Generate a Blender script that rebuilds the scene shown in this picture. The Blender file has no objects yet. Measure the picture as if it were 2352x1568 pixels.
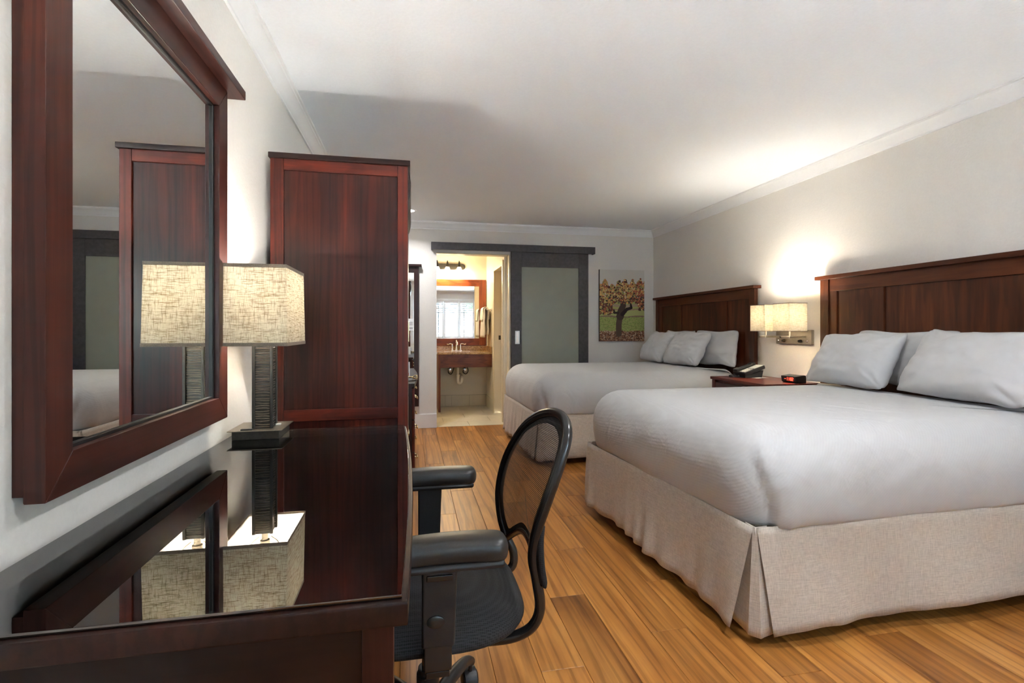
import bpy, bmesh, math, random
import numpy as np
from mathutils import Vector, Matrix, noise

random.seed(7)
SC = bpy.context.scene
COL = SC.collection
PI = math.pi

# ------------------------------------------------------------------ camera, world, lights, exposure
FPX, W_PX, H_PX = 1150.0, 2352.0, 1568.0
EYE = Vector((0.0, 0.0, 1.17))
cam_d = bpy.data.cameras.new('camera')
cam = bpy.data.objects.new('camera', cam_d)
COL.objects.link(cam)
cam.location = EYE
cam.rotation_euler = (PI / 2, 0, -math.atan((1176.0 - 945.0) / FPX))
cam_d.sensor_fit = 'HORIZONTAL'
cam_d.sensor_width = 36.0
cam_d.lens = 36.0 * FPX / W_PX
cam_d.shift_y = -(784.0 - 757.0) / W_PX
cam_d.clip_start = 0.02
SC.camera = cam

SKY_STRENGTH = 22.0
world = bpy.data.worlds.new('world')
SC.world = world
world.use_nodes = True
wn, wl = world.node_tree.nodes, world.node_tree.links
wn.clear()
w_out = wn.new('ShaderNodeOutputWorld')
w_bg = wn.new('ShaderNodeBackground')
w_sky = wn.new('ShaderNodeTexSky')
w_sky.sky_type = 'HOSEK_WILKIE'
w_sky.turbidity = 4.0
w_sky.ground_albedo = 0.4
w_sky.sun_direction = (0.79, 0.03, 0.61)
w_hs = wn.new('ShaderNodeHueSaturation')
w_hs.inputs['Saturation'].default_value = 0.85
wl.new(w_sky.outputs[0], w_hs.inputs['Color'])
wl.new(w_hs.outputs[0], w_bg.inputs['Color'])
w_bg.inputs['Strength'].default_value = SKY_STRENGTH
wl.new(w_bg.outputs[0], w_out.inputs['Surface'])

SUN_ENERGY = 76.0
sun_d = bpy.data.lights.new('sun', 'SUN')
sun_d.energy = SUN_ENERGY
sun_d.angle = 0.02
sun = bpy.data.objects.new('sun', sun_d)
COL.objects.link(sun)
sun.rotation_euler = Vector((-0.79, -0.03, -0.61)).to_track_quat('-Z', 'Y').to_euler()

DOWNLIGHT_W = 8.0      # each recessed ceiling can
DESK_LAMP_W = 37.0
SCONCE_W = 16.0
VANITY_W = 1.9
EXPOSURE = 2.78
SC.view_settings.view_transform = 'Standard'
SC.view_settings.look = 'None'
SC.view_settings.exposure = EXPOSURE
SC.view_settings.gamma = 1.0
SC.view_settings.use_curve_mapping = False
SC.cycles.max_bounces = 10
SC.cycles.diffuse_bounces = 6
SC.cycles.glossy_bounces = 5
SC.cycles.transparent_max_bounces = 16
SC.cycles.sample_clamp_indirect = 50.0
SC.cycles.caustics_reflective = False
SC.cycles.caustics_refractive = False
SC.cycles.use_denoising = True

# room dimensions (metres); camera stands at x=0, y=0
XL, XR, YF, YB, CZ = -0.67, 3.10, -1.50, 6.05, 2.455
BYB, BXL, BXR = 7.68, -0.60, 1.14          # bathroom back / left / right

# ------------------------------------------------------------------ helpers
ORG = {}

def link(o, parent=None):
    COL.objects.link(o)
    if parent is not None:
        o.parent = parent
    return o

def thing(name, label, cat, loc=(0, 0, 0), group=None):
    o = bpy.data.objects.new(name, None)
    o.empty_display_size = 0.05
    o.location = loc
    o['label'] = label
    o['category'] = cat
    if group:
        o['group'] = group
    link(o)
    ORG[o.name] = Vector(loc)
    return o

def tag(o, label, cat, group=None):
    o['label'] = label
    o['category'] = cat
    if group:
        o['group'] = group
    return o

def finish(name, bm, mat, parent=None, smooth=True, label=None, kind=None, world_coords=True, angle=38):
    """bmesh (world coordinates) -> one mesh object, parented to its thing"""
    org = ORG.get(parent.name, Vector()) if parent is not None else Vector()
    if world_coords and org.length > 0:
        bmesh.ops.translate(bm, verts=bm.verts, vec=-org)
    me = bpy.data.meshes.new(name)
    bm.normal_update()
    bm.to_mesh(me)
    bm.free()
    if smooth:
        me.polygons.foreach_set('use_smooth', [True] * len(me.polygons))
        me.set_sharp_from_angle(angle=math.radians(angle))
    for m in (mat if isinstance(mat, (list, tuple)) else [mat]):
        me.materials.append(m)
    o = bpy.data.objects.new(name, me)
    link(o, parent)
    if smooth and angle == 38:
        wnm = o.modifiers.new('flat_faces', 'WEIGHTED_NORMAL')
        wnm.keep_sharp = True
    ORG[o.name] = org
    if label:
        o['label'] = label
    if kind:
        o['kind'] = kind
    return o

def B():
    return bmesh.new()

def add_box(bm, x0, x1, y0, y1, z0, z1, bev=0.0, seg=2, mat=None):
    if mat is None:
        mat = Matrix()
    vs = [bm.verts.new(mat @ Vector((x, y, z))) for x in (x0, x1) for y in (y0, y1) for z in (z0, z1)]
    fs = []
    for idx in ((0, 1, 3, 2), (4, 6, 7, 5), (0, 4, 5, 1), (2, 3, 7, 6), (0, 2, 6, 4), (1, 5, 7, 3)):
        fs.append(bm.faces.new([vs[i] for i in idx]))
    if bev > 0:
        es = set()
        for f in fs:
            es.update(f.edges)
        bmesh.ops.bevel(bm, geom=list(es), offset=bev, segments=seg, profile=0.5, affect='EDGES', clamp_overlap=True)

def box(name, b, mat, parent=None, bev=0.002, seg=2, **k):
    bm = B()
    add_box(bm, *b, bev=bev, seg=seg)
    return finish(name, bm, mat, parent, **k)

def add_prism(bm, pts, axis, a0, a1):
    """polygon pts (2-D) extruded along axis from a0 to a1"""
    def p3(p, a):
        if axis == 'x':
            return Vector((a, p[0], p[1]))
        if axis == 'y':
            return Vector((p[0], a, p[1]))
        return Vector((p[0], p[1], a))
    r0 = [bm.verts.new(p3(p, a0)) for p in pts]
    r1 = [bm.verts.new(p3(p, a1)) for p in pts]
    n = len(pts)
    fs = [bm.faces.new(r0), bm.faces.new(r1)]
    for i in range(n):
        fs.append(bm.faces.new((r0[i], r0[(i + 1) % n], r1[(i + 1) % n], r1[i])))
    bmesh.ops.recalc_face_normals(bm, faces=fs)

def catmull(pts, sub=6, closed=False):
    pts = [Vector(p) for p in pts]
    n = len(pts)
    out = []
    rng = n if closed else n - 1
    for i in range(rng):
        p0 = pts[(i - 1) % n] if (closed or i > 0) else pts[0] * 2 - pts[1]
        p1 = pts[i]
        p2 = pts[(i + 1) % n]
        p3 = pts[(i + 2) % n] if (closed or i + 2 < n) else pts[-1] * 2 - pts[-2]
        for k in range(sub):
            t = k / sub
            out.append(0.5 * ((2 * p1) + (p2 - p0) * t + (2 * p0 - 5 * p1 + 4 * p2 - p3) * t * t + (3 * p1 - p0 - 3 * p2 + p3) * t ** 3))
    if not closed:
        out.append(pts[-1])
    return out

def add_tube(bm, pts, r, n=10, closed=False, caps=True, ry=None, up=None):
    """sweep a circle (or ellipse r x ry) along pts"""
    pts = [Vector(p) for p in pts]
    m = len(pts)
    rad = r if isinstance(r, (list, tuple)) else [r] * m
    rings = []
    nrm = None
    for i in range(m):
        a = pts[(i - 1) % m] if (closed or i > 0) else pts[i]
        b = pts[(i + 1) % m] if (closed or i < m - 1) else pts[i]
        t = (b - a).normalized()
        if nrm is None:
            ref = Vector(up) if up else (Vector((0, 0, 1)) if abs(t.z) < 0.9 else Vector((1, 0, 0)))
            nrm = (ref - t * ref.dot(t)).normalized()
        else:
            nrm = (nrm - t * nrm.dot(t)).normalized()
        bi = t.cross(nrm)
        rr2 = rad[i] if ry is None else ry
        rings.append([bm.verts.new(pts[i] + nrm * (math.cos(2 * PI * k / n) * rad[i]) + bi * (math.sin(2 * PI * k / n) * rr2)) for k in range(n)])
    cnt = m if closed else m - 1
    for i in range(cnt):
        r0, r1 = rings[i], rings[(i + 1) % m]
        for k in range(n):
            bm.faces.new((r0[k], r0[(k + 1) % n], r1[(k + 1) % n], r1[k]))
    if caps and not closed:
        bm.faces.new(list(reversed(rings[0])))
        bm.faces.new(rings[-1])

def add_lathe(bm, prof, n=24, mat=None, caps=True):
    """prof = [(r, z)...] turned about local z, then moved by mat"""
    if mat is None:
        mat = Matrix()
    rings = []
    for r, z in prof:
        if r < 1e-6:
            rings.append([bm.verts.new(mat @ Vector((0, 0, z)))])
        else:
            rings.append([bm.verts.new(mat @ Vector((r * math.cos(2 * PI * k / n), r * math.sin(2 * PI * k / n), z))) for k in range(n)])
    for a, b in zip(rings, rings[1:]):
        if len(a) == 1 and len(b) == 1:
            continue
        for k in range(n):
            k2 = (k + 1) % n
            if len(a) == 1:
                bm.faces.new((a[0], b[k2], b[k]))
            elif len(b) == 1:
                bm.faces.new((a[k], a[k2], b[0]))
            else:
                bm.faces.new((a[k], a[k2], b[k2], b[k]))
    if caps:
        if len(rings[0]) > 1:
            bm.faces.new(list(reversed(rings[0])))
        if len(rings[-1]) > 1:
            bm.faces.new(rings[-1])

def add_grid(bm, P):
    """P[i][j] -> quads"""
    V = [[bm.verts.new(p) for p in row] for row in P]
    for i in range(len(V) - 1):
        for j in range(len(V[0]) - 1):
            bm.faces.new((V[i][j], V[i + 1][j], V[i + 1][j + 1], V[i][j + 1]))
    return V

def T(x, y, z):
    return Matrix.Translation((x, y, z))

rad = math.radians

def RX(a): return Matrix.Rotation(a, 4, 'X')
def RY(a): return Matrix.Rotation(a, 4, 'Y')
def RZ(a): return Matrix.Rotation(a, 4, 'Z')

def sstep(a, b, x):
    t = min(1.0, max(0.0, (x - a) / (b - a)))
    return t * t * (3 - 2 * t)

def lamp(name, kind, loc, watts, parent=None, color=(1, 1, 1), size=0.05, rot=None, spread=None):
    d = bpy.data.lights.new(name, kind)
    d.energy = watts
    d.color = color
    if kind == 'POINT':
        d.shadow_soft_size = size
    elif kind == 'AREA':
        d.shape = 'DISK'
        d.size = size
        if spread:
            d.spread = spread
    o = bpy.data.objects.new(name, d)
    link(o, parent)
    o.location = Vector(loc) - (ORG.get(parent.name, Vector()) if parent else Vector())
    if rot:
        o.rotation_euler = rot
    return o

# ------------------------------------------------------------------ materials
def new_mat(name):
    m = bpy.data.materials.new(name)
    m.use_nodes = True
    nt = m.node_tree
    nt.nodes.clear()
    out = nt.nodes.new('ShaderNodeOutputMaterial')
    return m, nt, out

def N(nt, typ, **inp):
    n = nt.nodes.new(typ)
    for k, v in inp.items():
        key = k.replace('_', ' ')
        n.inputs[key].default_value = v
    return n

def principled(nt, out, color=(0.8, 0.8, 0.8), rough=0.5, metal=0.0, spec=0.5, coat=0.0, coat_rough=0.1, sheen=0.0):
    p = nt.nodes.new('ShaderNodeBsdfPrincipled')
    p.inputs['Base Color'].default_value = (*color, 1)
    p.inputs['Roughness'].default_value = rough
    p.inputs['Metallic'].default_value = metal
    p.inputs['Specular IOR Level'].default_value = spec
    p.inputs['Coat Weight'].default_value = coat
    p.inputs['Coat Roughness'].default_value = coat_rough
    p.inputs['Sheen Weight'].default_value = sheen
    nt.links.new(p.outputs[0], out.inputs['Surface'])
    return p

def coords(nt, scale=(1, 1, 1), random_shift=False):
    tc = nt.nodes.new('ShaderNodeTexCoord')
    mp = nt.nodes.new('ShaderNodeMapping')
    mp.inputs['Scale'].default_value = scale
    src = tc.outputs['Object']
    if random_shift:
        oi = nt.nodes.new('ShaderNodeObjectInfo')
        mul = nt.nodes.new('ShaderNodeVectorMath')
        mul.operation = 'MULTIPLY_ADD'
        cmb = nt.nodes.new('ShaderNodeCombineXYZ')
        for i in range(3):
            nt.links.new(oi.outputs['Random'], cmb.inputs[i])
        nt.links.new(cmb.outputs[0], mul.inputs[0])
        mul.inputs[1].default_value = (13.7, 31.1, 7.3)
        nt.links.new(src, mul.inputs[2])
        src = mul.outputs[0]
    nt.links.new(src, mp.inputs['Vector'])
    return mp.outputs[0]

def ramp(nt, fac, stops):
    r = nt.nodes.new('ShaderNodeValToRGB')
    el = r.color_ramp.elements
    while len(el) < len(stops):
        el.new(0.5)
    for e, (pos, c) in zip(el, stops):
        e.position = pos
        e.color = (*c, 1) if len(c) == 3 else c
    nt.links.new(fac, r.inputs[0])
    return r.outputs[0]

def bump(nt, height, p, strength=0.2, dist=0.002):
    b = nt.nodes.new('ShaderNodeBump')
    b.inputs['Strength'].default_value = strength
    b.inputs['Distance'].default_value = dist
    nt.links.new(height, b.inputs['Height'])
    nt.links.new(b.outputs[0], p.inputs['Normal'])
    return b

def mixrgb(nt, mode, fac, a, b):
    m = nt.nodes.new('ShaderNodeMix')
    m.data_type = 'RGBA'
    m.blend_type = mode
    for sock, v in ((m.inputs[0], fac), (m.inputs[6], a), (m.inputs[7], b)):
        if hasattr(v, 'is_linked'):
            nt.links.new(v, sock)
        else:
            sock.default_value = v if isinstance(v, (int, float)) else (*v, 1)
    return m.outputs[2]

CACHE = {}

def wood(tone='frame', axis='z'):
    key = (tone, axis)
    if key in CACHE:
        return CACHE[key]
    tones = {
        'frame':  ((0.034, 0.0050, 0.0028), (0.095, 0.0125, 0.0050), (0.165, 0.0235, 0.0080)),
        'panel':  ((0.014, 0.0034, 0.0024), (0.040, 0.0075, 0.0042), (0.082, 0.0125, 0.0060)),
        'mirror': ((0.022, 0.0060, 0.0045), (0.056, 0.0125, 0.0080), (0.098, 0.0220, 0.0120)),
        'desk':   ((0.010, 0.0040, 0.0032), (0.024, 0.0075, 0.0052), (0.045, 0.0125, 0.0080)),
        'head':   ((0.050, 0.0130, 0.0048), (0.100, 0.0260, 0.0085), (0.150, 0.0400, 0.0120)),
        'cherry': ((0.150, 0.0300, 0.0080), (0.240, 0.0520, 0.0120), (0.330, 0.0850, 0.0200)),
        'vanity': ((0.080, 0.0200, 0.0090), (0.150, 0.0400, 0.0160), (0.210, 0.0600, 0.0240)),
    }[tone]
    m, nt, out = new_mat('wood_%s_%s' % key)
    p = principled(nt, out, rough=0.36, spec=0.30, coat=0.12 if tone == 'panel' else 0.14, coat_rough=0.17 if tone == 'panel' else 0.28)
    def sc(along, across):
        return tuple(along if a == axis else across for a in 'xyz')
    v1 = coords(nt, sc(0.8, 6.5))
    n1 = N(nt, 'ShaderNodeTexNoise', Scale=1.0, Detail=5.0, Roughness=0.6, Distortion=0.8)
    nt.links.new(v1, n1.inputs['Vector'])
    base = ramp(nt, n1.outputs[0], [(0.30, tones[0]), (0.50, tones[1]), (0.72, tones[2])])
    v2 = coords(nt, sc(2.0, 62.0))
    n2 = N(nt, 'ShaderNodeTexNoise', Scale=1.0, Detail=3.0, Roughness=0.65, Distortion=0.35)
    nt.links.new(v2, n2.inputs['Vector'])
    pores = ramp(nt, n2.outputs[0], [(0.40, (0.35, 0.32, 0.32)), (0.52, (1, 1, 1))])
    v3 = coords(nt, sc(0.50, 4.5))
    wv = N(nt, 'ShaderNodeTexWave', Scale=2.2, Distortion=7.0, Detail=2.0)
    wv.inputs['Detail Scale'].default_value = 1.2
    nt.links.new(v3, wv.inputs['Vector'])
    rings = ramp(nt, wv.outputs['Fac'], [(0.10, (0.62, 0.60, 0.60)), (0.35, (1, 1, 1))])
    col = mixrgb(nt, 'MULTIPLY', 0.22 if tone == 'head' else 0.42, base, pores)
    col = mixrgb(nt, 'MULTIPLY', 0.75, col, rings)
    nt.links.new(col, p.inputs['Base Color'])
    bump(nt, n2.outputs[0], p, 0.10, 0.0008)
    CACHE[key] = m
    return m

def plain(name, color, rough=0.5, metal=0.0, spec=0.5, coat=0.0, noise_amt=0.0, nscale=60.0, bstr=0.0, bdist=0.001, sheen=0.0):
    m, nt, out = new_mat(name)
    p = principled(nt, out, color, rough, metal, spec, coat, sheen=sheen)
    v = coords(nt, (1, 1, 1))
    n1 = N(nt, 'ShaderNodeTexNoise', Scale=nscale, Detail=4.0)
    nt.links.new(v, n1.inputs['Vector'])
    lo = tuple(c * (1 - noise_amt) for c in color)
    hi = tuple(min(1, c * (1 + noise_amt)) for c in color)
    nt.links.new(ramp(nt, n1.outputs[0], [(0.3, lo), (0.7, hi)]), p.inputs['Base Color'])
    if bstr > 0:
        bump(nt, n1.outputs[0], p, bstr, bdist)
    return m

M_WALL = plain('wall_paint_beige', (0.74, 0.71, 0.665), 0.62, noise_amt=0.02, nscale=95, bstr=0.35, bdist=0.003)
M_CEIL = plain('ceiling_paint', (0.86, 0.885, 0.91), 0.7, noise_amt=0.015, nscale=70, bstr=0.25, bdist=0.003)
M_TRIM = plain('white_trim_paint', (0.80, 0.80, 0.80), 0.35, noise_amt=0.01)
M_BATHWALL = plain('bath_wall_paint', (0.72, 0.66, 0.54), 0.6, noise_amt=0.02, nscale=95, bstr=0.2, bdist=0.002)
M_BATHTRIM = plain('bath_door_paint', (0.70, 0.62, 0.46), 0.4, noise_amt=0.02)
M_BARN = plain('barn_door_charcoal_stain', (0.047, 0.042, 0.045), 0.42, noise_amt=0.25, nscale=30, bstr=0.08)
M_BLACKP = plain('black_plastic', (0.014, 0.014, 0.015), 0.42, noise_amt=0.15, nscale=300, bstr=0.08, bdist=0.0005)
M_BLACKPU = plain('black_soft_armpad', (0.022, 0.021, 0.020), 0.38, noise_amt=0.15, nscale=400, bstr=0.12, bdist=0.0005)
M_BLACKM = plain('black_lacquered_metal', (0.012, 0.012, 0.012), 0.25, spec=0.6, noise_amt=0.1)
M_CHROME = plain('chrome', (0.80, 0.80, 0.82), 0.12, metal=1.0, noise_amt=0.02)
M_NICKEL = plain('brushed_nickel', (0.42, 0.37, 0.30), 0.38, metal=1.0, noise_amt=0.08, nscale=200)
M_BRASS = plain('pale_brass', (0.62, 0.50, 0.28), 0.25, metal=1.0, noise_amt=0.05)
M_BRONZE = plain('dark_bronze', (0.060, 0.053, 0.045), 0.38, metal=0.75, noise_amt=0.12, nscale=120)
M_BRONZE_HI = plain('rubbed_bronze_ridges', (0.30, 0.25, 0.20), 0.34, metal=0.85, noise_amt=0.2, nscale=40)
M_PVC = plain('white_pvc', (0.78, 0.74, 0.66), 0.4, noise_amt=0.02)
M_PAPER = plain('white_paper', (0.78, 0.78, 0.78), 0.6, noise_amt=0.02)
M_INK = plain('grey_print', (0.18, 0.18, 0.19), 0.6, noise_amt=0.1)
M_REDINK = plain('red_print', (0.60, 0.10, 0.06), 0.6, noise_amt=0.1)
M_FROST = plain('frosted_glass_pane', (0.28, 0.295, 0.245), 0.30, spec=0.4, noise_amt=0.02, nscale=10)
M_STEEL = plain('satin_steel', (0.62, 0.62, 0.62), 0.35, metal=0.9, noise_amt=0.04)
M_GROUND = plain('pale_concrete', (0.62, 0.62, 0.62), 0.8, noise_amt=0.1, nscale=5)
M_SIDING = plain('slate_blue_siding', (0.130, 0.170, 0.215), 0.6, noise_amt=0.04, nscale=8)
M_LEAF = plain('green_leaf', (0.030, 0.085, 0.022), 0.5, noise_amt=0.35, nscale=3)
M_BARK = plain('bark', (0.10, 0.07, 0.045), 0.9, noise_amt=0.3, nscale=20)
M_TOWEL = plain('white_terry', (0.83, 0.80, 0.74), 0.95, noise_amt=0.03, nscale=260, bstr=0.6, bdist=0.003)
M_SCREEN = plain('grey_display', (0.50, 0.50, 0.44), 0.3, noise_amt=0.05)
M_KEY = plain('grey_keys', (0.55, 0.52, 0.46), 0.5, noise_amt=0.05)
M_GASKET = plain('black_bead', (0.010, 0.009, 0.009), 0.4, noise_amt=0.1)

def mirror_mat():
    m, nt, out = new_mat('silvered_mirror')
    g = N(nt, 'ShaderNodeBsdfGlossy', Roughness=0.0)
    g.inputs['Color'].default_value = (0.90, 0.915, 0.90, 1)
    nt.links.new(g.outputs[0], out.inputs['Surface'])
    return m
M_MIRROR = mirror_mat()

def thin_glass(name, tint=(0.93, 0.96, 0.95), ior=1.5):
    m, nt, out = new_mat(name)
    t = N(nt, 'ShaderNodeBsdfTransparent')
    t.inputs['Color'].default_value = (*tint, 1)
    g = N(nt, 'ShaderNodeBsdfGlossy', Roughness=0.005)
    f = N(nt, 'ShaderNodeFresnel', IOR=ior)
    mx = nt.nodes.new('ShaderNodeMixShader')
    nt.links.new(f.outputs[0], mx.inputs[0])
    nt.links.new(t.outputs[0], mx.inputs[1])
    nt.links.new(g.outputs[0], mx.inputs[2])
    nt.links.new(mx.outputs[0], out.inputs['Surface'])
    return m
M_GLASS = thin_glass('clear_glass')
M_DESKGLASS = thin_glass('desk_glass_sheet', (0.88, 0.91, 0.88), 3.2)

def emit(name, color, strength):
    m, nt, out = new_mat(name)
    e = N(nt, 'ShaderNodeEmission', Strength=strength)
    e.inputs['Color'].default_value = (*color, 1)
    nt.links.new(e.outputs[0], out.inputs['Surface'])
    return m
M_BULB = emit('warm_bulb', (1.0, 0.80, 0.52), 14.0)
M_CAN = emit('downlight_lens', (1.0, 0.95, 0.86), 4.0)
M_LED = emit('red_led_digits', (1.0, 0.02, 0.01), 3.0)
M_PILOT = emit('pilot_led', (0.15, 1.0, 0.45), 0.8)

def opal_mat():
    m, nt, out = new_mat('opal_glass_shade')
    e = N(nt, 'ShaderNodeEmission', Strength=0.7)
    e.inputs['Color'].default_value = (1.0, 0.92, 0.76, 1)
    d = N(nt, 'ShaderNodeBsdfTranslucent')
    d.inputs['Color'].default_value = (0.9, 0.88, 0.8, 1)
    a = nt.nodes.new('ShaderNodeAddShader')
    nt.links.new(e.outputs[0], a.inputs[0])
    nt.links.new(d.outputs[0], a.inputs[1])
    nt.links.new(a.outputs[0], out.inputs['Surface'])
    return m
M_OPAL = opal_mat()

def shade_mat(name, color, slub, trans=0.55):
    m, nt, out = new_mat(name)
    def slubs(scale, seed):
        v = coords(nt, scale)
        n = N(nt, 'ShaderNodeTexNoise', Scale=1.0, Detail=3.0, Roughness=0.7)
        nt.links.new(v, n.inputs['Vector'])
        return ramp(nt, n.outputs[0], [(0.36, slub), (0.50, (1, 1, 1))])
    a = slubs((28, 28, 420), 1)
    b = slubs((430, 430, 26), 2)
    c = mixrgb(nt, 'MULTIPLY', 0.75, a, b)
    c = mixrgb(nt, 'MULTIPLY', 1.0, color, c)
    d = N(nt, 'ShaderNodeBsdfDiffuse')
    t = N(nt, 'ShaderNodeBsdfTranslucent')
    nt.links.new(c, d.inputs['Color'])
    nt.links.new(c, t.inputs['Color'])
    mx = nt.nodes.new('ShaderNodeMixShader')
    mx.inputs[0].default_value = trans
    nt.links.new(d.outputs[0], mx.inputs[1])
    nt.links.new(t.outputs[0], mx.inputs[2])
    nt.links.new(mx.outputs[0], out.inputs['Surface'])
    return m
M_SHADE = shade_mat('oatmeal_linen_shade', (0.74, 0.66, 0.52), (0.46, 0.39, 0.28), 0.30)
M_SHADE_IN = shade_mat('white_shade_lining', (0.86, 0.86, 0.84), (0.97, 0.97, 0.97), 0.12)
M_SCONCE_IN = shade_mat('cream_sconce_lining', (0.88, 0.86, 0.80), (0.97, 0.97, 0.97), 0.10)
M_SHADE_BAND = plain('taupe_shade_binding', (0.24, 0.19, 0.145), 0.8, noise_amt=0.2, nscale=300)
M_SCONCE = shade_mat('cream_sconce_linen', (0.84, 0.79, 0.67), (0.72, 0.64, 0.48), 0.30)

def floor_mat():
    m, nt, out = new_mat('oak_plank_laminate')
    p = principled(nt, out, rough=0.36, spec=0.45)
    v = coords(nt, (6.5, 0.65, 6.5), True)
    n1 = N(nt, 'ShaderNodeTexNoise', Scale=1.0, Detail=5.0, Roughness=0.6, Distortion=1.2)
    nt.links.new(v, n1.inputs['Vector'])
    base = ramp(nt, n1.outputs[0], [(0.28, (0.190, 0.066, 0.014)), (0.42, (0.370, 0.145, 0.030)), (0.58, (0.510, 0.220, 0.050)), (0.78, (0.620, 0.310, 0.090))])
    v2 = coords(nt, (46.0, 1.5, 46.0), True)
    n2 = N(nt, 'ShaderNodeTexNoise', Scale=1.0, Detail=3.0, Roughness=0.6, Distortion=0.4)
    nt.links.new(v2, n2.inputs['Vector'])
    fine = ramp(nt, n2.outputs[0], [(0.36, (0.52, 0.46, 0.40)), (0.52, (1, 1, 1))])
    v3 = coords(nt, (6.0, 0.42, 6.0), True)
    wv = N(nt, 'ShaderNodeTexWave', Scale=1.1, Distortion=11.0, Detail=3.0)
    nt.links.new(v3, wv.inputs['Vector'])
    rings = ramp(nt, wv.outputs['Fac'], [(0.06, (0.55, 0.47, 0.40)), (0.22, (1, 1, 1))])
    col = mixrgb(nt, 'MULTIPLY', 0.42, base, fine)
    col = mixrgb(nt, 'MULTIPLY', 0.60, col, rings)
    oi = nt.nodes.new('ShaderNodeObjectInfo')
    tint = ramp(nt, oi.outputs['Random'], [(0.0, (0.88, 0.865, 0.85)), (0.5, (0.98, 0.97, 0.95)), (1.0, (1.12, 1.10, 1.05))])
    col = mixrgb(nt, 'MULTIPLY', 1.0, col, tint)
    nt.links.new(col, p.inputs['Base Color'])
    bump(nt, n2.outputs[0], p, 0.06, 0.0006)
    return m
M_FLOOR = floor_mat()
M_SUBFLOOR = plain('dark_plank_joint', (0.035, 0.016, 0.007), 0.8, noise_amt=0.1)
M_TILE = plain('cream_porcelain_tile', (0.66, 0.60, 0.47), 0.32, noise_amt=0.05, nscale=6)
M_GROUT = plain('grout', (0.36, 0.32, 0.25), 0.9, noise_amt=0.08)

def granite_mat():
    m, nt, out = new_mat('gold_granite')
    p = principled(nt, out, rough=0.16, spec=0.5)
    v = coords(nt)
    n1 = N(nt, 'ShaderNodeTexNoise', Scale=55.0, Detail=6.0, Roughness=0.75)
    nt.links.new(v, n1.inputs['Vector'])
    vo = N(nt, 'ShaderNodeTexVoronoi', Scale=120.0)
    nt.links.new(v, vo.inputs['Vector'])
    c1 = ramp(nt, n1.outputs[0], [(0.32, (0.09, 0.045, 0.018)), (0.45, (0.36, 0.20, 0.075)), (0.60, (0.52, 0.34, 0.15)), (0.75, (0.62, 0.47, 0.27))])
    c2 = ramp(nt, vo.outputs['Distance'], [(0.05, (0.65, 0.6, 0.55)), (0.3, (1, 1, 1))])
    nt.links.new(mixrgb(nt, 'MULTIPLY', 0.7, c1, c2), p.inputs['Base Color'])
    return m
M_GRANITE = granite_mat()

def linen_mat():
    """white sateen sheet with a woven stripe"""
    m, nt, out = new_mat('white_stripe_sheet')
    p = principled(nt, out, (0.80, 0.80, 0.805), 0.75, spec=0.25, sheen=0.15)
    tc = nt.nodes.new('ShaderNodeTexCoord')
    sp = nt.nodes.new('ShaderNodeSeparateXYZ')
    nt.links.new(tc.outputs['Object'], sp.inputs[0])
    ad = nt.nodes.new('ShaderNodeMath')
    ad.operation = 'SUBTRACT'
    nt.links.new(sp.outputs[0], ad.inputs[0])
    nt.links.new(sp.outputs[2], ad.inputs[1])
    ml = nt.nodes.new('ShaderNodeMath')
    ml.operation = 'MULTIPLY'
    ml.inputs[1].default_value = 2 * PI / 0.014
    nt.links.new(ad.outputs[0], ml.inputs[0])
    sn = nt.nodes.new('ShaderNodeMath')
    sn.operation = 'SINE'
    nt.links.new(ml.outputs[0], sn.inputs[0])
    n1 = N(nt, 'ShaderNodeTexNoise', Scale=9.0, Detail=4.0, Distortion=0.6)
    nt.links.new(coords(nt), n1.inputs['Vector'])
    h = nt.nodes.new('ShaderNodeMath')
    h.operation = 'MULTIPLY_ADD'
    nt.links.new(n1.outputs[0], h.inputs[0])
    h.inputs[1].default_value = 9.0
    sc = nt.nodes.new('ShaderNodeMath')
    sc.operation = 'MULTIPLY'
    sc.inputs[1].default_value = 0.14
    nt.links.new(sn.outputs[0], sc.inputs[0])
    nt.links.new(sc.outputs[0], h.inputs[2])
    bump(nt, h.outputs[0], p, 0.30, 0.0022)
    nt.links.new(ramp(nt, sn.outputs[0], [(0.4, (0.51, 0.515, 0.522)), (0.6, (0.525, 0.53, 0.537))]), p.inputs['Base Color'])
    return m
M_SHEET = linen_mat()
M_PILLOW = plain('white_pillowcase', (0.53, 0.535, 0.545), 0.8, noise_amt=0.01, nscale=7, bstr=0.30, bdist=0.012, sheen=0.15)

def woven_mat(name, c0, c1, s=380.0):
    m, nt, out = new_mat(name)
    p = principled(nt, out, c0, 0.9, spec=0.15, sheen=0.2)
    outs = []
    for scale in ((s, s, s * 0.07), (s * 0.07, s * 0.07, s)):
        n = N(nt, 'ShaderNodeTexNoise', Scale=1.0, Detail=3.0, Roughness=0.6)
        nt.links.new(coords(nt, scale), n.inputs['Vector'])
        outs.append(n.outputs[0])
    mx = nt.nodes.new('ShaderNodeMath')
    mx.operation = 'ADD'
    nt.links.new(outs[0], mx.inputs[0])
    nt.links.new(outs[1], mx.inputs[1])
    hf = nt.nodes.new('ShaderNodeMath')
    hf.operation = 'MULTIPLY'
    hf.inputs[1].default_value = 0.5
    nt.links.new(mx.outputs[0], hf.inputs[0])
    nt.links.new(ramp(nt, hf.outputs[0], [(0.38, c0), (0.60, c1)]), p.inputs['Base Color'])
    bump(nt, hf.outputs[0], p, 0.35, 0.0015)
    return m
M_SKIRT = woven_mat('taupe_linen_skirt', (0.430, 0.380, 0.325), (0.620, 0.555, 0.485))

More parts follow.
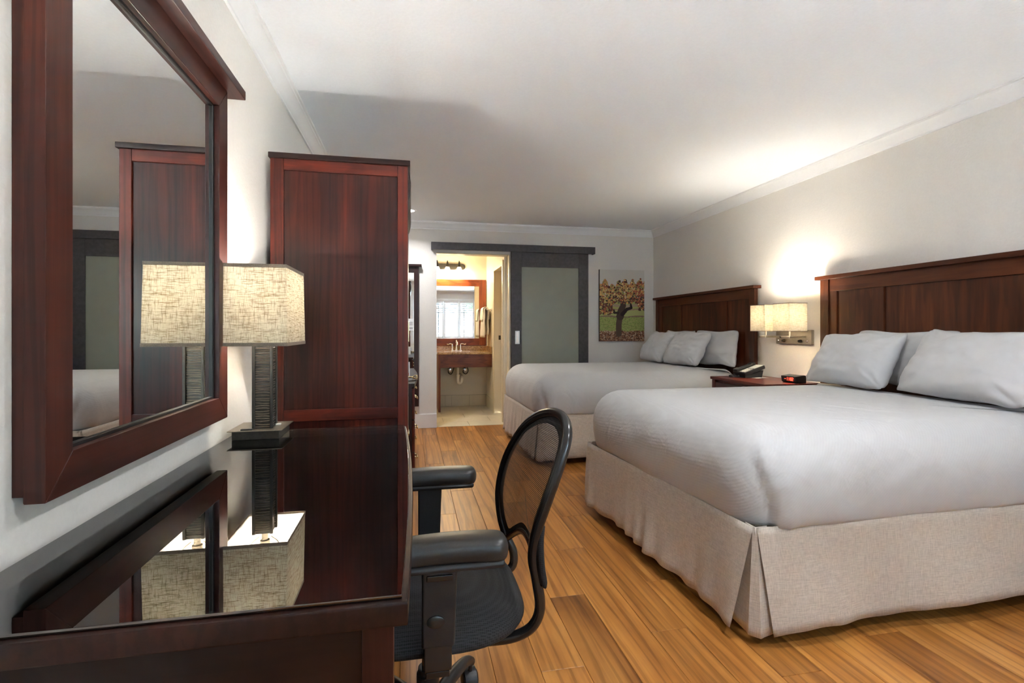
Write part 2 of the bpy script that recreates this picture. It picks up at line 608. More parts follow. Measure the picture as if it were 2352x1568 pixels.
def seat_fabric():
    m, nt, out = new_mat('black_mesh_upholstery')
    p = principled(nt, out, (0.016, 0.016, 0.018), 0.7, spec=0.35)
    v = coords(nt, (1, 1, 1))
    vo = N(nt, 'ShaderNodeTexVoronoi', Scale=210.0, Randomness=0.15)
    nt.links.new(v, vo.inputs['Vector'])
    nt.links.new(ramp(nt, vo.outputs['Distance'], [(0.25, (0.004, 0.004, 0.004)), (0.6, (0.022, 0.022, 0.024))]), p.inputs['Base Color'])
    bump(nt, vo.outputs['Distance'], p, 0.5, 0.0015)
    return m
M_SEAT = seat_fabric()

def net_mat():
    """see-through woven chair mesh: fine threads with holes between them"""
    m, nt, out = new_mat('black_chair_netting')
    tc = nt.nodes.new('ShaderNodeTexCoord')
    sp = nt.nodes.new('ShaderNodeSeparateXYZ')
    nt.links.new(tc.outputs['UV'], sp.inputs[0])
    vals = []
    for i, s in ((0, 130.0), (1, 125.0)):
        ml = nt.nodes.new('ShaderNodeMath'); ml.operation = 'MULTIPLY'; ml.inputs[1].default_value = s * 2 * PI
        sn = nt.nodes.new('ShaderNodeMath'); sn.operation = 'SINE'
        nt.links.new(sp.outputs[i], ml.inputs[0]); nt.links.new(ml.outputs[0], sn.inputs[0])
        vals.append(sn.outputs[0])
    mx = nt.nodes.new('ShaderNodeMath'); mx.operation = 'MAXIMUM'
    nt.links.new(vals[0], mx.inputs[0]); nt.links.new(vals[1], mx.inputs[1])
    gt = nt.nodes.new('ShaderNodeMath'); gt.operation = 'GREATER_THAN'; gt.inputs[1].default_value = 0.30
    nt.links.new(mx.outputs[0], gt.inputs[0])
    t = N(nt, 'ShaderNodeBsdfTransparent')
    d = nt.nodes.new('ShaderNodeBsdfPrincipled')
    d.inputs['Base Color'].default_value = (0.018, 0.016, 0.015, 1)
    d.inputs['Roughness'].default_value = 0.5
    s = nt.nodes.new('ShaderNodeMixShader')
    nt.links.new(gt.outputs[0], s.inputs[0]); nt.links.new(t.outputs[0], s.inputs[1]); nt.links.new(d.outputs[0], s.inputs[2])
    nt.links.new(s.outputs[0], out.inputs['Surface'])
    return m
M_NET = net_mat()

def print_mat():
    m, nt, out = new_mat('canvas_print')
    p = principled(nt, out, rough=0.6, spec=0.2)
    a = nt.nodes.new('ShaderNodeAttribute')
    a.attribute_name = 'print'
    nt.links.new(a.outputs['Color'], p.inputs['Base Color'])
    return m
M_PRINT = print_mat()

# ------------------------------------------------------------------ setting: room shell
def structure(name, bm, mat, **k):
    return finish(name, bm, mat, None, smooth=k.pop('smooth', False), kind='structure', **k)

WT = 0.12
bm = B(); add_box(bm, XL - WT, XL, YF - WT, YB + WT, 0, CZ); structure('wall_left', bm, M_WALL)
bm = B(); add_box(bm, XR, XR + WT, YF - WT, YB + WT, 0, CZ); structure('wall_right', bm, M_WALL)
DX0, DX1, DZ = 0.296, 1.190, 2.093          # bathroom opening
bm = B()
add_box(bm, XL, DX0, YB, YB + WT, 0, CZ)
add_box(bm, DX1, XR, YB, YB + WT, 0, CZ)
add_box(bm, DX0, DX1, YB, YB + WT, DZ, CZ)
structure('wall_back', bm, M_WALL)
WX0, WX1, WZ0, WZ1 = 0.05, 2.58, 0.87, 2.13   # front window
bm = B()
add_box(bm, XL, WX0, YF - WT, YF, 0, CZ)
add_box(bm, WX1, XR, YF - WT, YF, 0, CZ)
add_box(bm, WX0, WX1, YF - WT, YF, 0, WZ0)
add_box(bm, WX0, WX1, YF - WT, YF, WZ1, CZ)
structure('wall_front', bm, M_WALL)
bm = B(); add_box(bm, XL - WT, XR + WT, YF - WT - 0.5, BYB + WT + 0.1, CZ, CZ + 0.12); structure('ceiling', bm, M_CEIL)

# floor: dark base with a plank laid on it per row piece
bm = B(); add_box(bm, XL - WT, XR + WT, YF - WT, YB + 0.03, -0.10, -0.012)
floor = structure('floor', bm, M_SUBFLOOR)
PW, PL, GAP = 0.158, 1.22, 0.0012
pk_mesh = {}
def plank_mesh(w, l):
    key = (round(w, 3), round(l, 3))
    if key not in pk_mesh:
        bm = B()
        add_box(bm, 0, w - GAP, 0, l - GAP, -0.012, 0.0, bev=0.0011, seg=1)
        me = bpy.data.meshes.new('plank')
        bm.to_mesh(me); bm.free()
        me.materials.append(M_FLOOR)
        pk_mesh[key] = me
    return pk_mesh[key]
x = XL
row = 0
while x < XR - 0.002:
    w = min(PW, XR - x)
    y = YF
    first = PL * ((row * 0.37) % 1.0)
    seg = first if first > 0.15 else PL
    while y < YB + 0.03 - 0.002:
        l = min(seg, YB + 0.03 - y)
        o = bpy.data.objects.new('plank', plank_mesh(w, l))
        link(o, floor)
        o.location = (x, y, 0)
        y += l
        seg = PL
    x += PW
    row += 1

# crown moulding, mitred, and baseboards
CP = [(0.0, 0.086), (0.010, 0.086), (0.012, 0.076), (0.018, 0.070), (0.024, 0.058), (0.036, 0.040), (0.048, 0.026), (0.056, 0.021), (0.058, 0.012), (0.068, 0.010), (0.070, 0.0)]
def molding(name, prof_out, a, b, axis, sign, base, zsign):
    """straight run with mitred ends; profile point (out, h)"""
    bm = B()
    rows = [[], []]
    for out_, h in prof_out:
        for e, end in enumerate((a + out_, b - out_)):
            z = CZ - h if zsign < 0 else h
            rows[e].append(Vector((end, base + sign * out_, z)) if axis == 'x' else Vector((base + sign * out_, end, z)))
    add_grid(bm, rows)
    bmesh.ops.recalc_face_normals(bm, faces=bm.faces)
    structure(name, bm, M_TRIM, smooth=True, angle=25)
molding('trim_1', CP, YF, YB, 'y', 1, XL, -1)
molding('trim_2', CP, XL, XR, 'x', -1, YB, -1)
molding('trim_3', CP, YF, YB, 'y', -1, XR, -1)
molding('trim_4', CP, XL, XR, 'x', 1, YF, -1)
def baseboard(name, x0, x1, y0, y1):
    bm = B(); add_box(bm, x0, x1, y0, y1, 0, 0.168, bev=0.004); structure(name, bm, M_TRIM, smooth=True)
baseboard('baseboard_back_left', XL, DX0 + 0.001, YB - 0.016, YB)
baseboard('baseboard_back_right', DX1 + 0.02, XR, YB - 0.016, YB)
baseboard('baseboard_left', XL, XL + 0.016, YF, YB - 0.016)
baseboard('baseboard_right', XR - 0.016, XR, YF, YB - 0.016)
baseboard('baseboard_front', XL + 0.016, XR - 0.016, YF, YF + 0.016)

# window with plantation shutters on the street wall
bm = B()
for b in ((WX0 - 0.07, WX0, WZ0 - 0.07, WZ1 + 0.07), (WX1, WX1 + 0.07, WZ0 - 0.07, WZ1 + 0.07), (WX0, WX1, WZ1, WZ1 + 0.07), (WX0, WX1, WZ0 - 0.07, WZ0)):
    add_box(bm, b[0], b[1], YF - 0.002, YF + 0.022, b[2], b[3], bev=0.003)
win = structure('window_1', bm, M_TRIM, smooth=True)
box('pane', (WX0, WX1, YF - 0.10, YF - 0.095, WZ0, WZ1), M_GLASS, win, bev=0)
for xm in (WX0 + 0.84, WX0 + 1.69):
    box('mullion', (xm - 0.02, xm + 0.02, YF - 0.115, YF - 0.08, WZ0, WZ1), M_TRIM, win)
NP = 5
PWID = (WX1 - WX0) / NP
louver_me = None
for i in range(NP):
    x0, x1 = WX0 + i * PWID + 0.002, WX0 + (i + 1) * PWID - 0.002
    sh = thing('window_shutter', ['white louvered shutter panel at the far end of the window over the desk side', 'white louvered shutter panel second from the desk end of the window', 'white louvered shutter panel in the middle of the window', 'white louvered shutter panel second from the bed end of the window', 'white louvered shutter panel at the bed end of the window'][i], 'shutter', (x0, YF - 0.03, WZ0), 'shutter panels on the front window')
    y0, y1 = YF - 0.045, YF - 0.015
    box('stile', (x0, x0 + 0.045, y0, y1, WZ0, WZ1), M_TRIM, sh)
    box('stile', (x1 - 0.045, x1, y0, y1, WZ0, WZ1), M_TRIM, sh)
    box('rail', (x0 + 0.045, x1 - 0.045, y0, y1, WZ0, WZ0 + 0.07), M_TRIM, sh)
    box('rail', (x0 + 0.045, x1 - 0.045, y0, y1, WZ1 - 0.07, WZ1), M_TRIM, sh)
    lw = x1 - x0 - 0.09
    if louver_me is None:
        bm = B()
        add_tube(bm, [(0, 0, 0), (lw, 0, 0)], 0.0045, n=8, ry=0.032)
        louver_me = bpy.data.meshes.new('louver')
        bm.to_mesh(louver_me); bm.free()
        louver_me.materials.append(M_TRIM)
    nl = 16
    for k in range(nl):
        o = bpy.data.objects.new('louver', louver_me)
        link(o, sh)
        o.location = (0.045, 0, 0.07 + (WZ1 - WZ0 - 0.14) * (k + 0.5) / nl)
        o.rotation_euler = (math.radians(6 if k < 11 else 30), 0, 0)

# street side seen through the shutters
bm = B(); add_box(bm, -14, 16, -16, YF - WT - 0.0, -0.25, -0.10); structure('ground', bm, M_GROUND)
nb = thing('neighbouring_house', 'slate blue clapboard house seen through the shutters in the bathroom mirror', 'house', (1.0, -8.0, -0.10))
for k in range(22):
    bm = B()
    add_prism(bm, [(-7.95, k * 0.2 - 0.10), (-7.90, k * 0.2 - 0.10), (-7.93, k * 0.2 + 0.10), (-7.95, k * 0.2 + 0.10)], 'x', -6.0, 3.6)
    finish('clapboard', bm, M_SIDING, nb, smooth=False)
bm = B(); add_box(bm, -6.0, 3.6, -9.5, -7.95, -0.10, 4.3); finish('wall_core', bm, M_SIDING, nb, smooth=False)
for wx in (-2.4, 0.9):
    f = box('window', (wx, wx + 1.2, -7.93, -7.85, 1.0, 2.3), M_TRIM, nb, bev=0.004)
    box('pane', (wx + 0.08, wx + 1.12, -7.86, -7.84, 1.08, 2.22), M_SIDING, f, bev=0)
bm = B(); add_prism(bm, [(-10.0, 4.2), (-7.5, 4.2), (-7.6, 4.35), (-9.9, 5.2)], 'x', -6.3, 3.9); finish('roof', bm, M_BARN, nb, smooth=False)
tr = thing('street_tree', 'leafy green tree beside the clapboard house seen in the bathroom mirror', 'tree', (3.1, -6.0, -0.10))
bm = B(); add_tube(bm, catmull([(3.1, -6, -0.1), (3.14, -6, 1.0), (3.08, -6.02, 2.2)], 4), 0.09, 8); finish('trunk', bm, M_BARK, tr)
bm = B()
for k in range(900):
    d = Vector((random.gauss(0, 1), random.gauss(0, 1), random.gauss(0, 1))).normalized() * (random.random() ** 0.45)
    c = Vector((3.1 + d.x * 1.1, -6.0 + d.y * 1.0, 2.5 + d.z * 1.15))
    a = Matrix.Rotation(random.uniform(0, 6.28), 4, Vector((random.random(), random.random(), random.random() + 0.1)).normalized())
    q = [bm.verts.new(c + a @ Vector(v)) for v in ((-0.11, 0, 0), (0, -0.06, 0.01), (0.13, 0, 0), (0, 0.06, 0.01))]
    bm.faces.new(q)
finish('foliage', bm, M_LEAF, tr, smooth=False, kind='stuff')

# ------------------------------------------------------------------ bathroom shell
bm = B(); add_box(bm, BXL - WT, BXR + 0.16, BYB, BYB + WT, 0, CZ); structure('wall_bathroom_back', bm, M_BATHWALL)
bm = B(); add_box(bm, BXL - WT, BXL, YB + WT, BYB, 0, CZ); structure('wall_bathroom_left', bm, M_BATHWALL)
OY0, OY1, OZ = 6.28, 6.90, 1.985
bm = B()
add_box(bm, BXR, BXR + 0.15, YB + WT, OY0, 0, CZ)
add_box(bm, BXR, BXR + 0.15, OY1, BYB, 0, CZ)
add_box(bm, BXR, BXR + 0.15, OY0, OY1, OZ, CZ)
structure('wall_bathroom_right', bm, M_BATHWALL)
# casing round the side door, then the closed door itself
bm = B()
add_box(bm, BXR - 0.014, BXR, OY0 - 0.06, OY0, 0, OZ + 0.07, bev=0.003)
add_box(bm, BXR - 0.014, BXR, OY1, OY1 + 0.075, 0, OZ + 0.07, bev=0.003)
add_box(bm, BXR - 0.014, BXR, OY0, OY1, OZ, OZ + 0.07, bev=0.003)
structure('trim_5', bm, M_BATHTRIM, smooth=True)
bm = B(); add_box(bm, BXR + 0.105, BXR + 0.145, OY0, OY1, 0.005, OZ, bev=0.002)
d2 = structure('door_2', bm, M_BATHTRIM, smooth=True)
for zc in (0.35, 1.15):
    box('panel', (BXR + 0.098, BXR + 0.106, OY0 + 0.1, OY1 - 0.1, zc, zc + 0.6), M_BATHTRIM, d2, bev=0.004)
box('strike_plate', (BXR + 0.055, BXR + 0.085, OY1 - 0.003, OY1 + 0.0005, 1.03, 1.09), M_BRONZE, d2, bev=0.0008)
# jamb lining of the main opening
bm = B()
add_box(bm, DX1 - 0.016, DX1 + 0.004, YB - 0.012, YB + WT + 0.01, 0, DZ, bev=0.002)
add_box(bm, DX0, DX1 - 0.016, YB - 0.004, YB + WT + 0.01, DZ - 0.010, DZ + 0.003, bev=0.002)
structure('trim_6', bm, M_BATHTRIM, smooth=True)
# tiled floor and tile base
bm = B(); add_box(bm, BXL, BXR + 0.15, YB + 0.03, BYB, -0.10, -0.010)
bfloor = structure('floor_bathroom', bm, M_GROUT)
tile_me = {}
def tile(parent, x0, x1, y0, y1, z0, z1):
    bm = B(); add_box(bm, x0, x1, y0, y1, z0, z1, bev=0.0015, seg=1)
    return finish('tile', bm, M_TILE, parent)
TL, TWD, G = 0.60, 0.30, 0.003
r = 0
y = YB + 0.032
while y < BYB - 0.01:
    x = BXL - (0.2 if r % 2 else 0.5)
    while x < BXR + 0.10:
        x0, x1 = max(x, BXL), min(x + TL - G, BXR + 0.10)
        if x1 - x0 > 0.02:
            tile(bfloor, x0, x1, y, min(y + TWD - G, BYB), -0.010, 0.002)
        x += TL
    y += TWD
    r += 1
bm = B(); add_box(bm, BXL, BXR, BYB - 0.004, BYB, 0.0, 0.172)
bb = structure('baseboard_bathroom', bm, M_GROUT)
for x0, x1 in ((-0.6, -0.1), (-0.097, 0.503), (0.506, 0.60), (0.603, 0.87), (0.873, 1.128)):
    tile(bb, x0, x1 , BYB - 0.012, BYB - 0.003, 0.004, 0.168)
tile(bb, BXR - 0.010, BXR - 0.001, 7.34, BYB - 0.013, 0.004, 0.168)
tile(bb, BXR - 0.010, BXR - 0.001, OY1 + 0.078, 7.337, 0.004, 0.168)

# sliding barn door and its track cover
bm = B()
add_box(bm, 0.229, 2.267, YB - 0.085, YB - 0.065, 2.121, 2.207, bev=0.002)
add_box(bm, 0.229, 2.267, YB - 0.065, YB, 2.187, 2.207, bev=0.002)
add_box(bm, 0.229, 0.247, YB - 0.065, YB, 2.121, 2.187, bev=0.002)
add_box(bm, 2.249, 2.267, YB - 0.065, YB, 2.121, 2.187, bev=0.002)
rail = structure('trim_7', bm, M_BARN, smooth=True)
bd0, bd1, by0, by1 = 1.199, 2.186, YB - 0.058, YB - 0.018
bm = B(); add_box(bm, bd0, bd0 + 0.126, by0, by1, 0.012, 2.16, bev=0.003)
door = structure('door_1', bm, M_BARN, smooth=True)
box('stile', (bd1 - 0.128, bd1, by0, by1, 0.012, 2.16), M_BARN, door, bev=0.003)
box('rail', (bd0 + 0.126, bd1 - 0.128, by0, by1, 1.941, 2.16), M_BARN, door, bev=0.003)
box('rail', (bd0 + 0.126, bd1 - 0.128, by0, by1, 0.012, 0.25), M_BARN, door, bev=0.003)
box('frosted_pane', (bd0 + 0.120, bd1 - 0.122, by0 + 0.014, by1 - 0.012, 0.245, 1.946), M_FROST, door, bev=0, label='frosted grey glass pane')
bm = B()
for a in ((0, 0.014, 0, 0.16), (0.041, 0.055, 0, 0.16), (0.014, 0.041, 0.146, 0.16), (0.014, 0.041, 0, 0.014)):
    add_box(bm, 1.243 + a[0], 1.243 + a[1], by0 - 0.004, by0 + 0.002, 0.996 + a[2], 0.996 + a[3], bev=0.001, seg=1)
hd = finish('pull_handle', bm, M_STEEL, door, label='satin steel recessed pull')
box('recess', (1.257, 1.284, by0 - 0.0012, by0 + 0.001, 1.010, 1.142), M_CHROME, hd, bev=0)

# ------------------------------------------------------------------ recessed ceiling lights
for x, y, k, lab in ((-0.03, 5.50, 0.25, 'round recessed ceiling light near the bathroom door beyond the wardrobe'), (1.34, 0.05, 0.4, 'round recessed ceiling light by the window seen in the bathroom mirror'), (1.30, 1.45, 0.32, 'added recessed fill light, out of view, over the gap between desk chair and near bed')):  # last one is an added light, out of view, to brighten the room
    t = thing('recessed_light', lab, 'ceiling light', (x, y, CZ))
    bm = B(); add_lathe(bm, [(0.062, CZ - 0.001), (0.064, CZ - 0.006), (0.080, CZ - 0.005), (0.084, CZ - 0.0005)], 32, T(x, y, 0), caps=False); finish('trim_ring', bm, M_TRIM, t)
    bm = B(); add_lathe(bm, [(0, CZ - 0.0035), (0.0615, CZ - 0.0035), (0.0615, CZ - 0.0005)], 32, T(x, y, 0), caps=False); finish('lens', bm, M_CAN, t)
    lamp('downlight', 'AREA', (x, y, CZ - 0.012), DOWNLIGHT_W * k, t, (0.95, 0.97, 1.0), 0.12, spread=rad(140 if y > 4 else 180))

# ------------------------------------------------------------------ wall mirror over the desk
t = thing('wall_mirror', 'large dark wood framed mirror hanging on the wall over the desk', 'mirror', (XL, 1.44, 0.87))
my0, my1, mz0, mz1, mxf = 1.004, 1.876, 0.870, 1.985, -0.618
iy0, iy1, iz0, iz1 = 1.076, 1.800, 0.946, 1.905
def rail_poly(name, quad, axis_mat, x0, x1):
    bm = B()
    add_prism(bm, quad, 'x', x0, x1)
    bmesh.ops.bevel(bm, geom=list(bm.edges), offset=0.002, segments=2, profile=0.5, affect='EDGES', clamp_overlap=True)
    return finish(name, bm, axis_mat, t)
rail_poly('frame_stile', [(my0, mz0), (iy0, iz0), (iy0, iz1), (my0, mz1)], wood('mirror', 'z'), -0.652, mxf)
rail_poly('frame_stile', [(my1, mz0), (my1, mz1), (iy1, iz1), (iy1, iz0)], wood('mirror', 'z'), -0.652, mxf)
rail_poly('frame_rail', [(my0, mz0), (my1, mz0), (iy1, iz0), (iy0, iz0)], wood('mirror', 'y'), -0.652, mxf)
rail_poly('frame_rail', [(my0, mz1), (iy0, iz1), (iy1, iz1), (my1, mz1)], wood('mirror', 'y'), -0.652, mxf)
bm = B()
for q in ((my0 + 0.002, my0 + 0.03, mz0 + 0.012, mz1 - 0.01), (my1 - 0.03, my1 - 0.002, mz0 + 0.012, mz1 - 0.01), (my0 + 0.03, my1 - 0.03, mz0 + 0.012, mz0 + 0.04), (my0 + 0.03, my1 - 0.03, mz1 - 0.04, mz1 - 0.01)):
    add_box(bm, XL + 0.0005, -0.650, q[0], q[1], q[2], q[3], bev=0.001, seg=1)
finish('back_frame', bm, wood('mirror', 'z'), t)
bm = B()
for q in ((iy0 - 0.002, iy0 + 0.008, iz0, iz1), (iy1 - 0.012, iy1 + 0.002, iz0, iz1), (iy0 + 0.008, iy1 - 0.012, iz0 - 0.002, iz0 + 0.008), (iy0 + 0.008, iy1 - 0.012, iz1 - 0.008, iz1 + 0.002)):
    add_box(bm, -0.650, -0.6335, q[0], q[1], q[2], q[3], bev=0.0015, seg=1)
finish('inner_bead', bm, M_GASKET, t)
box('mirror_glass', (-0.652, -0.6395, iy0 - 0.004, iy1 + 0.004, iz0 - 0.004, iz1 + 0.004), M_MIRROR, t, bev=0)
box('cap', (XL + 0.0005, -0.578, 0.945, 1.935, mz1, mz1 + 0.032), wood('mirror', 'y'), t, bev=0.003)

# ------------------------------------------------------------------ desk with glass top
t = thing('writing_desk', 'dark wood writing desk with bowed front edge along the wall', 'desk', (-0.35, 1.43, 0))
def front_x(y):
    ys = [0.75, 0.88, 1.09, 1.52, 2.105]
    xs = [-0.014, -0.006, -0.003, -0.008, -0.026]
    return float(np.interp(y, ys, xs)) if False else float(np.polyval(FX, y))
FX = np.polyfit([0.75, 0.88, 1.09, 1.52, 2.105], [-0.014, -0.006, -0.003, -0.008, -0.028], 2)
def slab(name, back, off, y0, y1, z0, z1, mat, parent, bev):
    ys = [y0 + (y1 - y0) * i / 24 for i in range(25)]
    bm = B()
    add_prism(bm, [(back, y0)] + [(front_x(y) + off, y) for y in ys] + [(back, y1)], 'z', z0, z1)
    es = [e for e in bm.edges if abs(e.verts[0].co.z - e.verts[1].co.z) < 1e-5]
    bmesh.ops.bevel(bm, geom=es, offset=bev, segments=2, profile=0.5, affect='EDGES', clamp_overlap=True)
    return finish(name, bm, mat, parent)
slab('desk_top', XL + 0.0175, 0.007, 0.745, 2.112, 0.738, 0.7735, wood('desk', 'y'), t, 0.004)
for y0, s in ((0.790, -1), (2.058, 1)):
    box('stile', (-0.074, -0.027, y0, y0 + 0.04, 0.0, 0.738), wood('mirror', 'z'), t)
    box('stile', (-0.645, -0.598, y0, y0 + 0.04, 0.0, 0.738), wood('mirror', 'z'), t)
    box('rail', (-0.598, -0.074, y0 + 0.002, y0 + 0.038, 0.716, 0.738), wood('desk', 'x'), t)
    box('rail', (-0.598, -0.074, y0 + 0.002, y0 + 0.038, 0.06, 0.13), wood('desk', 'x'), t)
    box('end_panel', (-0.600, -0.072, y0 + 0.013, y0 + 0.027, 0.125, 0.720), wood('desk', 'x'), t)
box('apron', (-0.150, -0.128, 0.830, 2.058, 0.640, 0.738), wood('frame', 'y'), t)
box('modesty_panel', (-0.645, -0.625, 0.830, 2.058, 0.25, 0.738), wood('panel', 'y'), t)
g = slab('desk_glass', XL + 0.020, -0.002, 0.755, 2.103, 0.7742, 0.7800, M_DESKGLASS, None, 0.0012)
tag(g, 'clear glass sheet covering the top of the dark desk', 'glass sheet')

# ------------------------------------------------------------------ desk lamp
lx, ly, lz = -0.542, 1.998, 0.7802
t = thing('table_lamp', 'table lamp with rectangular oatmeal linen shade and ridged bronze column on desk', 'lamp', (lx, ly, lz))
bm = B(); add_box(bm, lx - 0.078, lx + 0.078, ly - 0.078, ly + 0.078, lz, lz + 0.031, bev=0.0015); finish('base', bm, M_BRONZE, t)
bm = B(); add_box(bm, lx - 0.090, lx + 0.090, ly - 0.090, ly + 0.090, lz + 0.031, lz + 0.034, bev=0.001); plate = finish('base_plate', bm, M_NICKEL, t)
box('switch', (lx + 0.045, lx + 0.063, ly + 0.005, ly + 0.02, lz + 0.034, lz + 0.040), M_PVC, plate, label='white rocker switch')
sk = box('power_socket', (lx - 0.05, lx - 0.012, ly - 0.078, ly - 0.062, lz + 0.034, lz + 0.0375), M_BLACKP, plate, bev=0.0008)
cz0, cz1, cw = lz + 0.034, 1.128, 0.030
ccx, ccy = -0.527, 1.980
bm = B(); add_box(bm, ccx - cw + 0.003, ccx + cw - 0.003, ccy - cw + 0.003, ccy + cw - 0.003, cz0, cz1)
for sx in (-1, 1):
    for sy in (-1, 1):
        add_box(bm, ccx + sx * cw - 0.005, ccx + sx * cw + 0.005, ccy + sy * cw - 0.005, ccy + sy * cw + 0.005, cz0, cz1, bev=0.0015)
colm = finish('column', bm, M_BRONZE, t)
bm = B()
rr = random.Random(3)
for face in range(4):
    z = cz0 + 0.006
    while z < cz1 - 0.005:
        wob = [rr.uniform(-0.0022, 0.0022) for _ in range(3)]
        pts = []
        for i, f in enumerate((-1, -0.5, 0, 0.5, 1)):
            u = f * (cw - 0.005)
            dz = (wob[0] * (1 - f) / 2 + wob[2] * (1 + f) / 2 + wob[1] * (1 - f * f))
            d = cw - 0.0025
            p = {0: (ccx + u, ccy - d), 1: (ccx + d, ccy + u), 2: (ccx + u, ccy + d), 3: (ccx - d, ccy + u)}[face]
            pts.append((p[0], p[1], z + dz))
        add_tube(bm, pts, 0.0018, 5)
        z += rr.uniform(0.0075, 0.0105)
finish('ridges', bm, M_BRONZE_HI, colm, kind='stuff', label='raised wavy ridges catching the light')
bm = B()
add_lathe(bm, [(0.011, cz1), (0.011, cz1 + 0.03), (0.017, cz1 + 0.032), (0.017, cz1 + 0.065), (0.010, cz1 + 0.07)], 16, T(ccx, ccy, 0)); finish('lamp_socket', bm, M_NICKEL, t)
bm = B()
add_tube(bm, catmull([(ccx - 0.02, ccy, cz1 + 0.02), (ccx - 0.048, ccy, cz1 + 0.05), (ccx - 0.05, ccy, cz1 + 0.12), (ccx - 0.02, ccy, 1.387), (ccx, ccy, 1.390), (ccx + 0.02, ccy, 1.387), (ccx + 0.05, ccy, cz1 + 0.12), (ccx + 0.048, ccy, cz1 + 0.05), (ccx + 0.02, ccy, cz1 + 0.02)], 6), 0.002, 6)
finish('harp', bm, M_NICKEL, t)
bm = B(); add_lathe(bm, [(0.0, 1.345), (0.020, 1.335), (0.030, 1.315), (0.028, 1.292), (0.015, 1.262), (0.012, 1.240)], 16, T(ccx, ccy, 0)); finish('bulb', bm, M_BULB, t)
def square_ring(cx, cy, hx0, hy0, z0, hx1, hy1, z1, sub=14):
    """walls of a (slightly tapered) open square shade as a grid"""
    P = []
    for i in range(2):
        f = i
        hx, hy, z = (hx0, hy0, z0) if i == 0 else (hx1, hy1, z1)
        rowp = []
        corners = [(-hx, -hy), (hx, -hy), (hx, hy), (-hx, hy), (-hx, -hy)]
        for a, b in zip(corners, corners[1:]):
            for k in range(sub):
                q = k / sub
                rowp.append(Vector((cx + a[0] + (b[0] - a[0]) * q, cy + a[1] + (b[1] - a[1]) * q, z)))
        rowp.append(Vector((cx - hx, cy - hy, z)))
        P.append(rowp)
    return P
sx, sy = -0.520, 1.978
bm = B(); add_grid(bm, square_ring(sx, sy, 0.1030, 0.1480, 1.120, 0.0985, 0.1430, 1.390)); bmesh.ops.remove_doubles(bm, verts=bm.verts, dist=1e-5)
shade = finish('lamp_shade', bm, M_SHADE, t)
bm = B(); add_grid(bm, square_ring(sx, sy, 0.1010, 0.1460, 1.1205, 0.0965, 0.1410, 1.3895)); bmesh.ops.remove_doubles(bm, verts=bm.verts, dist=1e-5)
finish('shade_lining', bm, M_SHADE_IN, shade, label='white inner lining')
for z0, z1, hx, hy in ((1.114, 1.126, 0.1042, 0.1492), (1.382, 1.394, 0.0997, 0.1442)):
    bm = B(); add_grid(bm, square_ring(sx, sy, hx, hy, z0, hx, hy, z1)); bmesh.ops.remove_doubles(bm, verts=bm.verts, dist=1e-5)
    finish('shade_binding', bm, M_SHADE_BAND, shade)
bm = B()
for dx, dy in ((1, 0), (0, 1)):
    add_tube(bm, [(sx - dx * 0.098, sy - dy * 0.1425, 1.384), (ccx, ccy, 1.390), (sx + dx * 0.098, sy + dy * 0.1425, 1.384)], 0.0018, 6)
finish('shade_spider', bm, M_NICKEL, shade)
lamp('lamp_bulb_light', 'POINT', (ccx, ccy, 1.315), DESK_LAMP_W, t, (1.0, 0.975, 0.94), 0.03)

# ------------------------------------------------------------------ wardrobe beyond the desk
wy0, wy1, wx0, wx1, wz = 2.500, 3.40, -0.643, -0.017, 1.969
t = thing('wardrobe', 'tall red-brown wooden wardrobe with panelled side beyond the end of the desk', 'wardrobe', (-0.33, 2.95, 0))
box('top', (-0.650, -0.006, wy0 - 0.012, wy1 + 0.01, wz, wz + 0.025), wood('desk', 'x'), t, bev=0.003)
box('stile', (wx0, -0.585, wy0, wy0 + 0.03, 0, wz), wood('frame', 'z'), t)
box('stile', (-0.066, wx1, wy0, wy0 + 0.03, 0, wz), wood('frame', 'z'), t)
box('rail', (-0.585, -0.066, wy0 + 0.001, wy0 + 0.029, 1.916, wz), wood('frame', 'x'), t)
box('rail', (-0.585, -0.066, wy0 + 0.001, wy0 + 0.029, 0.739, 0.794), wood('frame', 'x'), t)
box('rail', (-0.585, -0.066, wy0 + 0.001, wy0 + 0.029, 0.0, 0.10), wood('frame', 'x'), t)
box('side_panel', (-0.587, -0.064, wy0 + 0.010, wy0 + 0.024, 0.792, 1.918), wood('panel', 'z'), t)
box('side_panel', (-0.587, -0.064, wy0 + 0.010, wy0 + 0.024, 0.098, 0.741), wood('panel', 'z'), t)
bm = B(); add_box(bm, wx0, -0.034, wy0 + 0.03, wy1, 0.06, wz, bev=0.002); finish('carcass', bm, wood('frame', 'z'), t)
bm = B()
add_prism(bm, [(-0.035, 1.800)] + [(-0.020 + 0.017 * math.sin(PI * i / 12) ** 0.8, 1.800 + 0.168 * i / 12) for i in range(13)] + [(-0.035, 1.968)], 'y', wy0 + 0.031, wy1)
for v in bm.verts:
    v.co = Vector((v.co.x, v.co.y, v.co.z))
finish('bowed_cornice', bm, wood('desk', 'y'), t)
ym = (wy0 + 0.03 + wy1) / 2
for a, b, hy in ((wy0 + 0.034, ym - 0.002, ym - 0.03), (ym + 0.002, wy1 - 0.004, ym + 0.03)):
    dr = box('door', (-0.034, -0.019, a, b, 0.75, 1.795), wood('frame', 'z'), t, bev=0.003)
    box('handle', (-0.020, -0.013, hy - 0.006, hy + 0.006, 1.10, 1.22), M_BRASS, dr, bev=0.002)
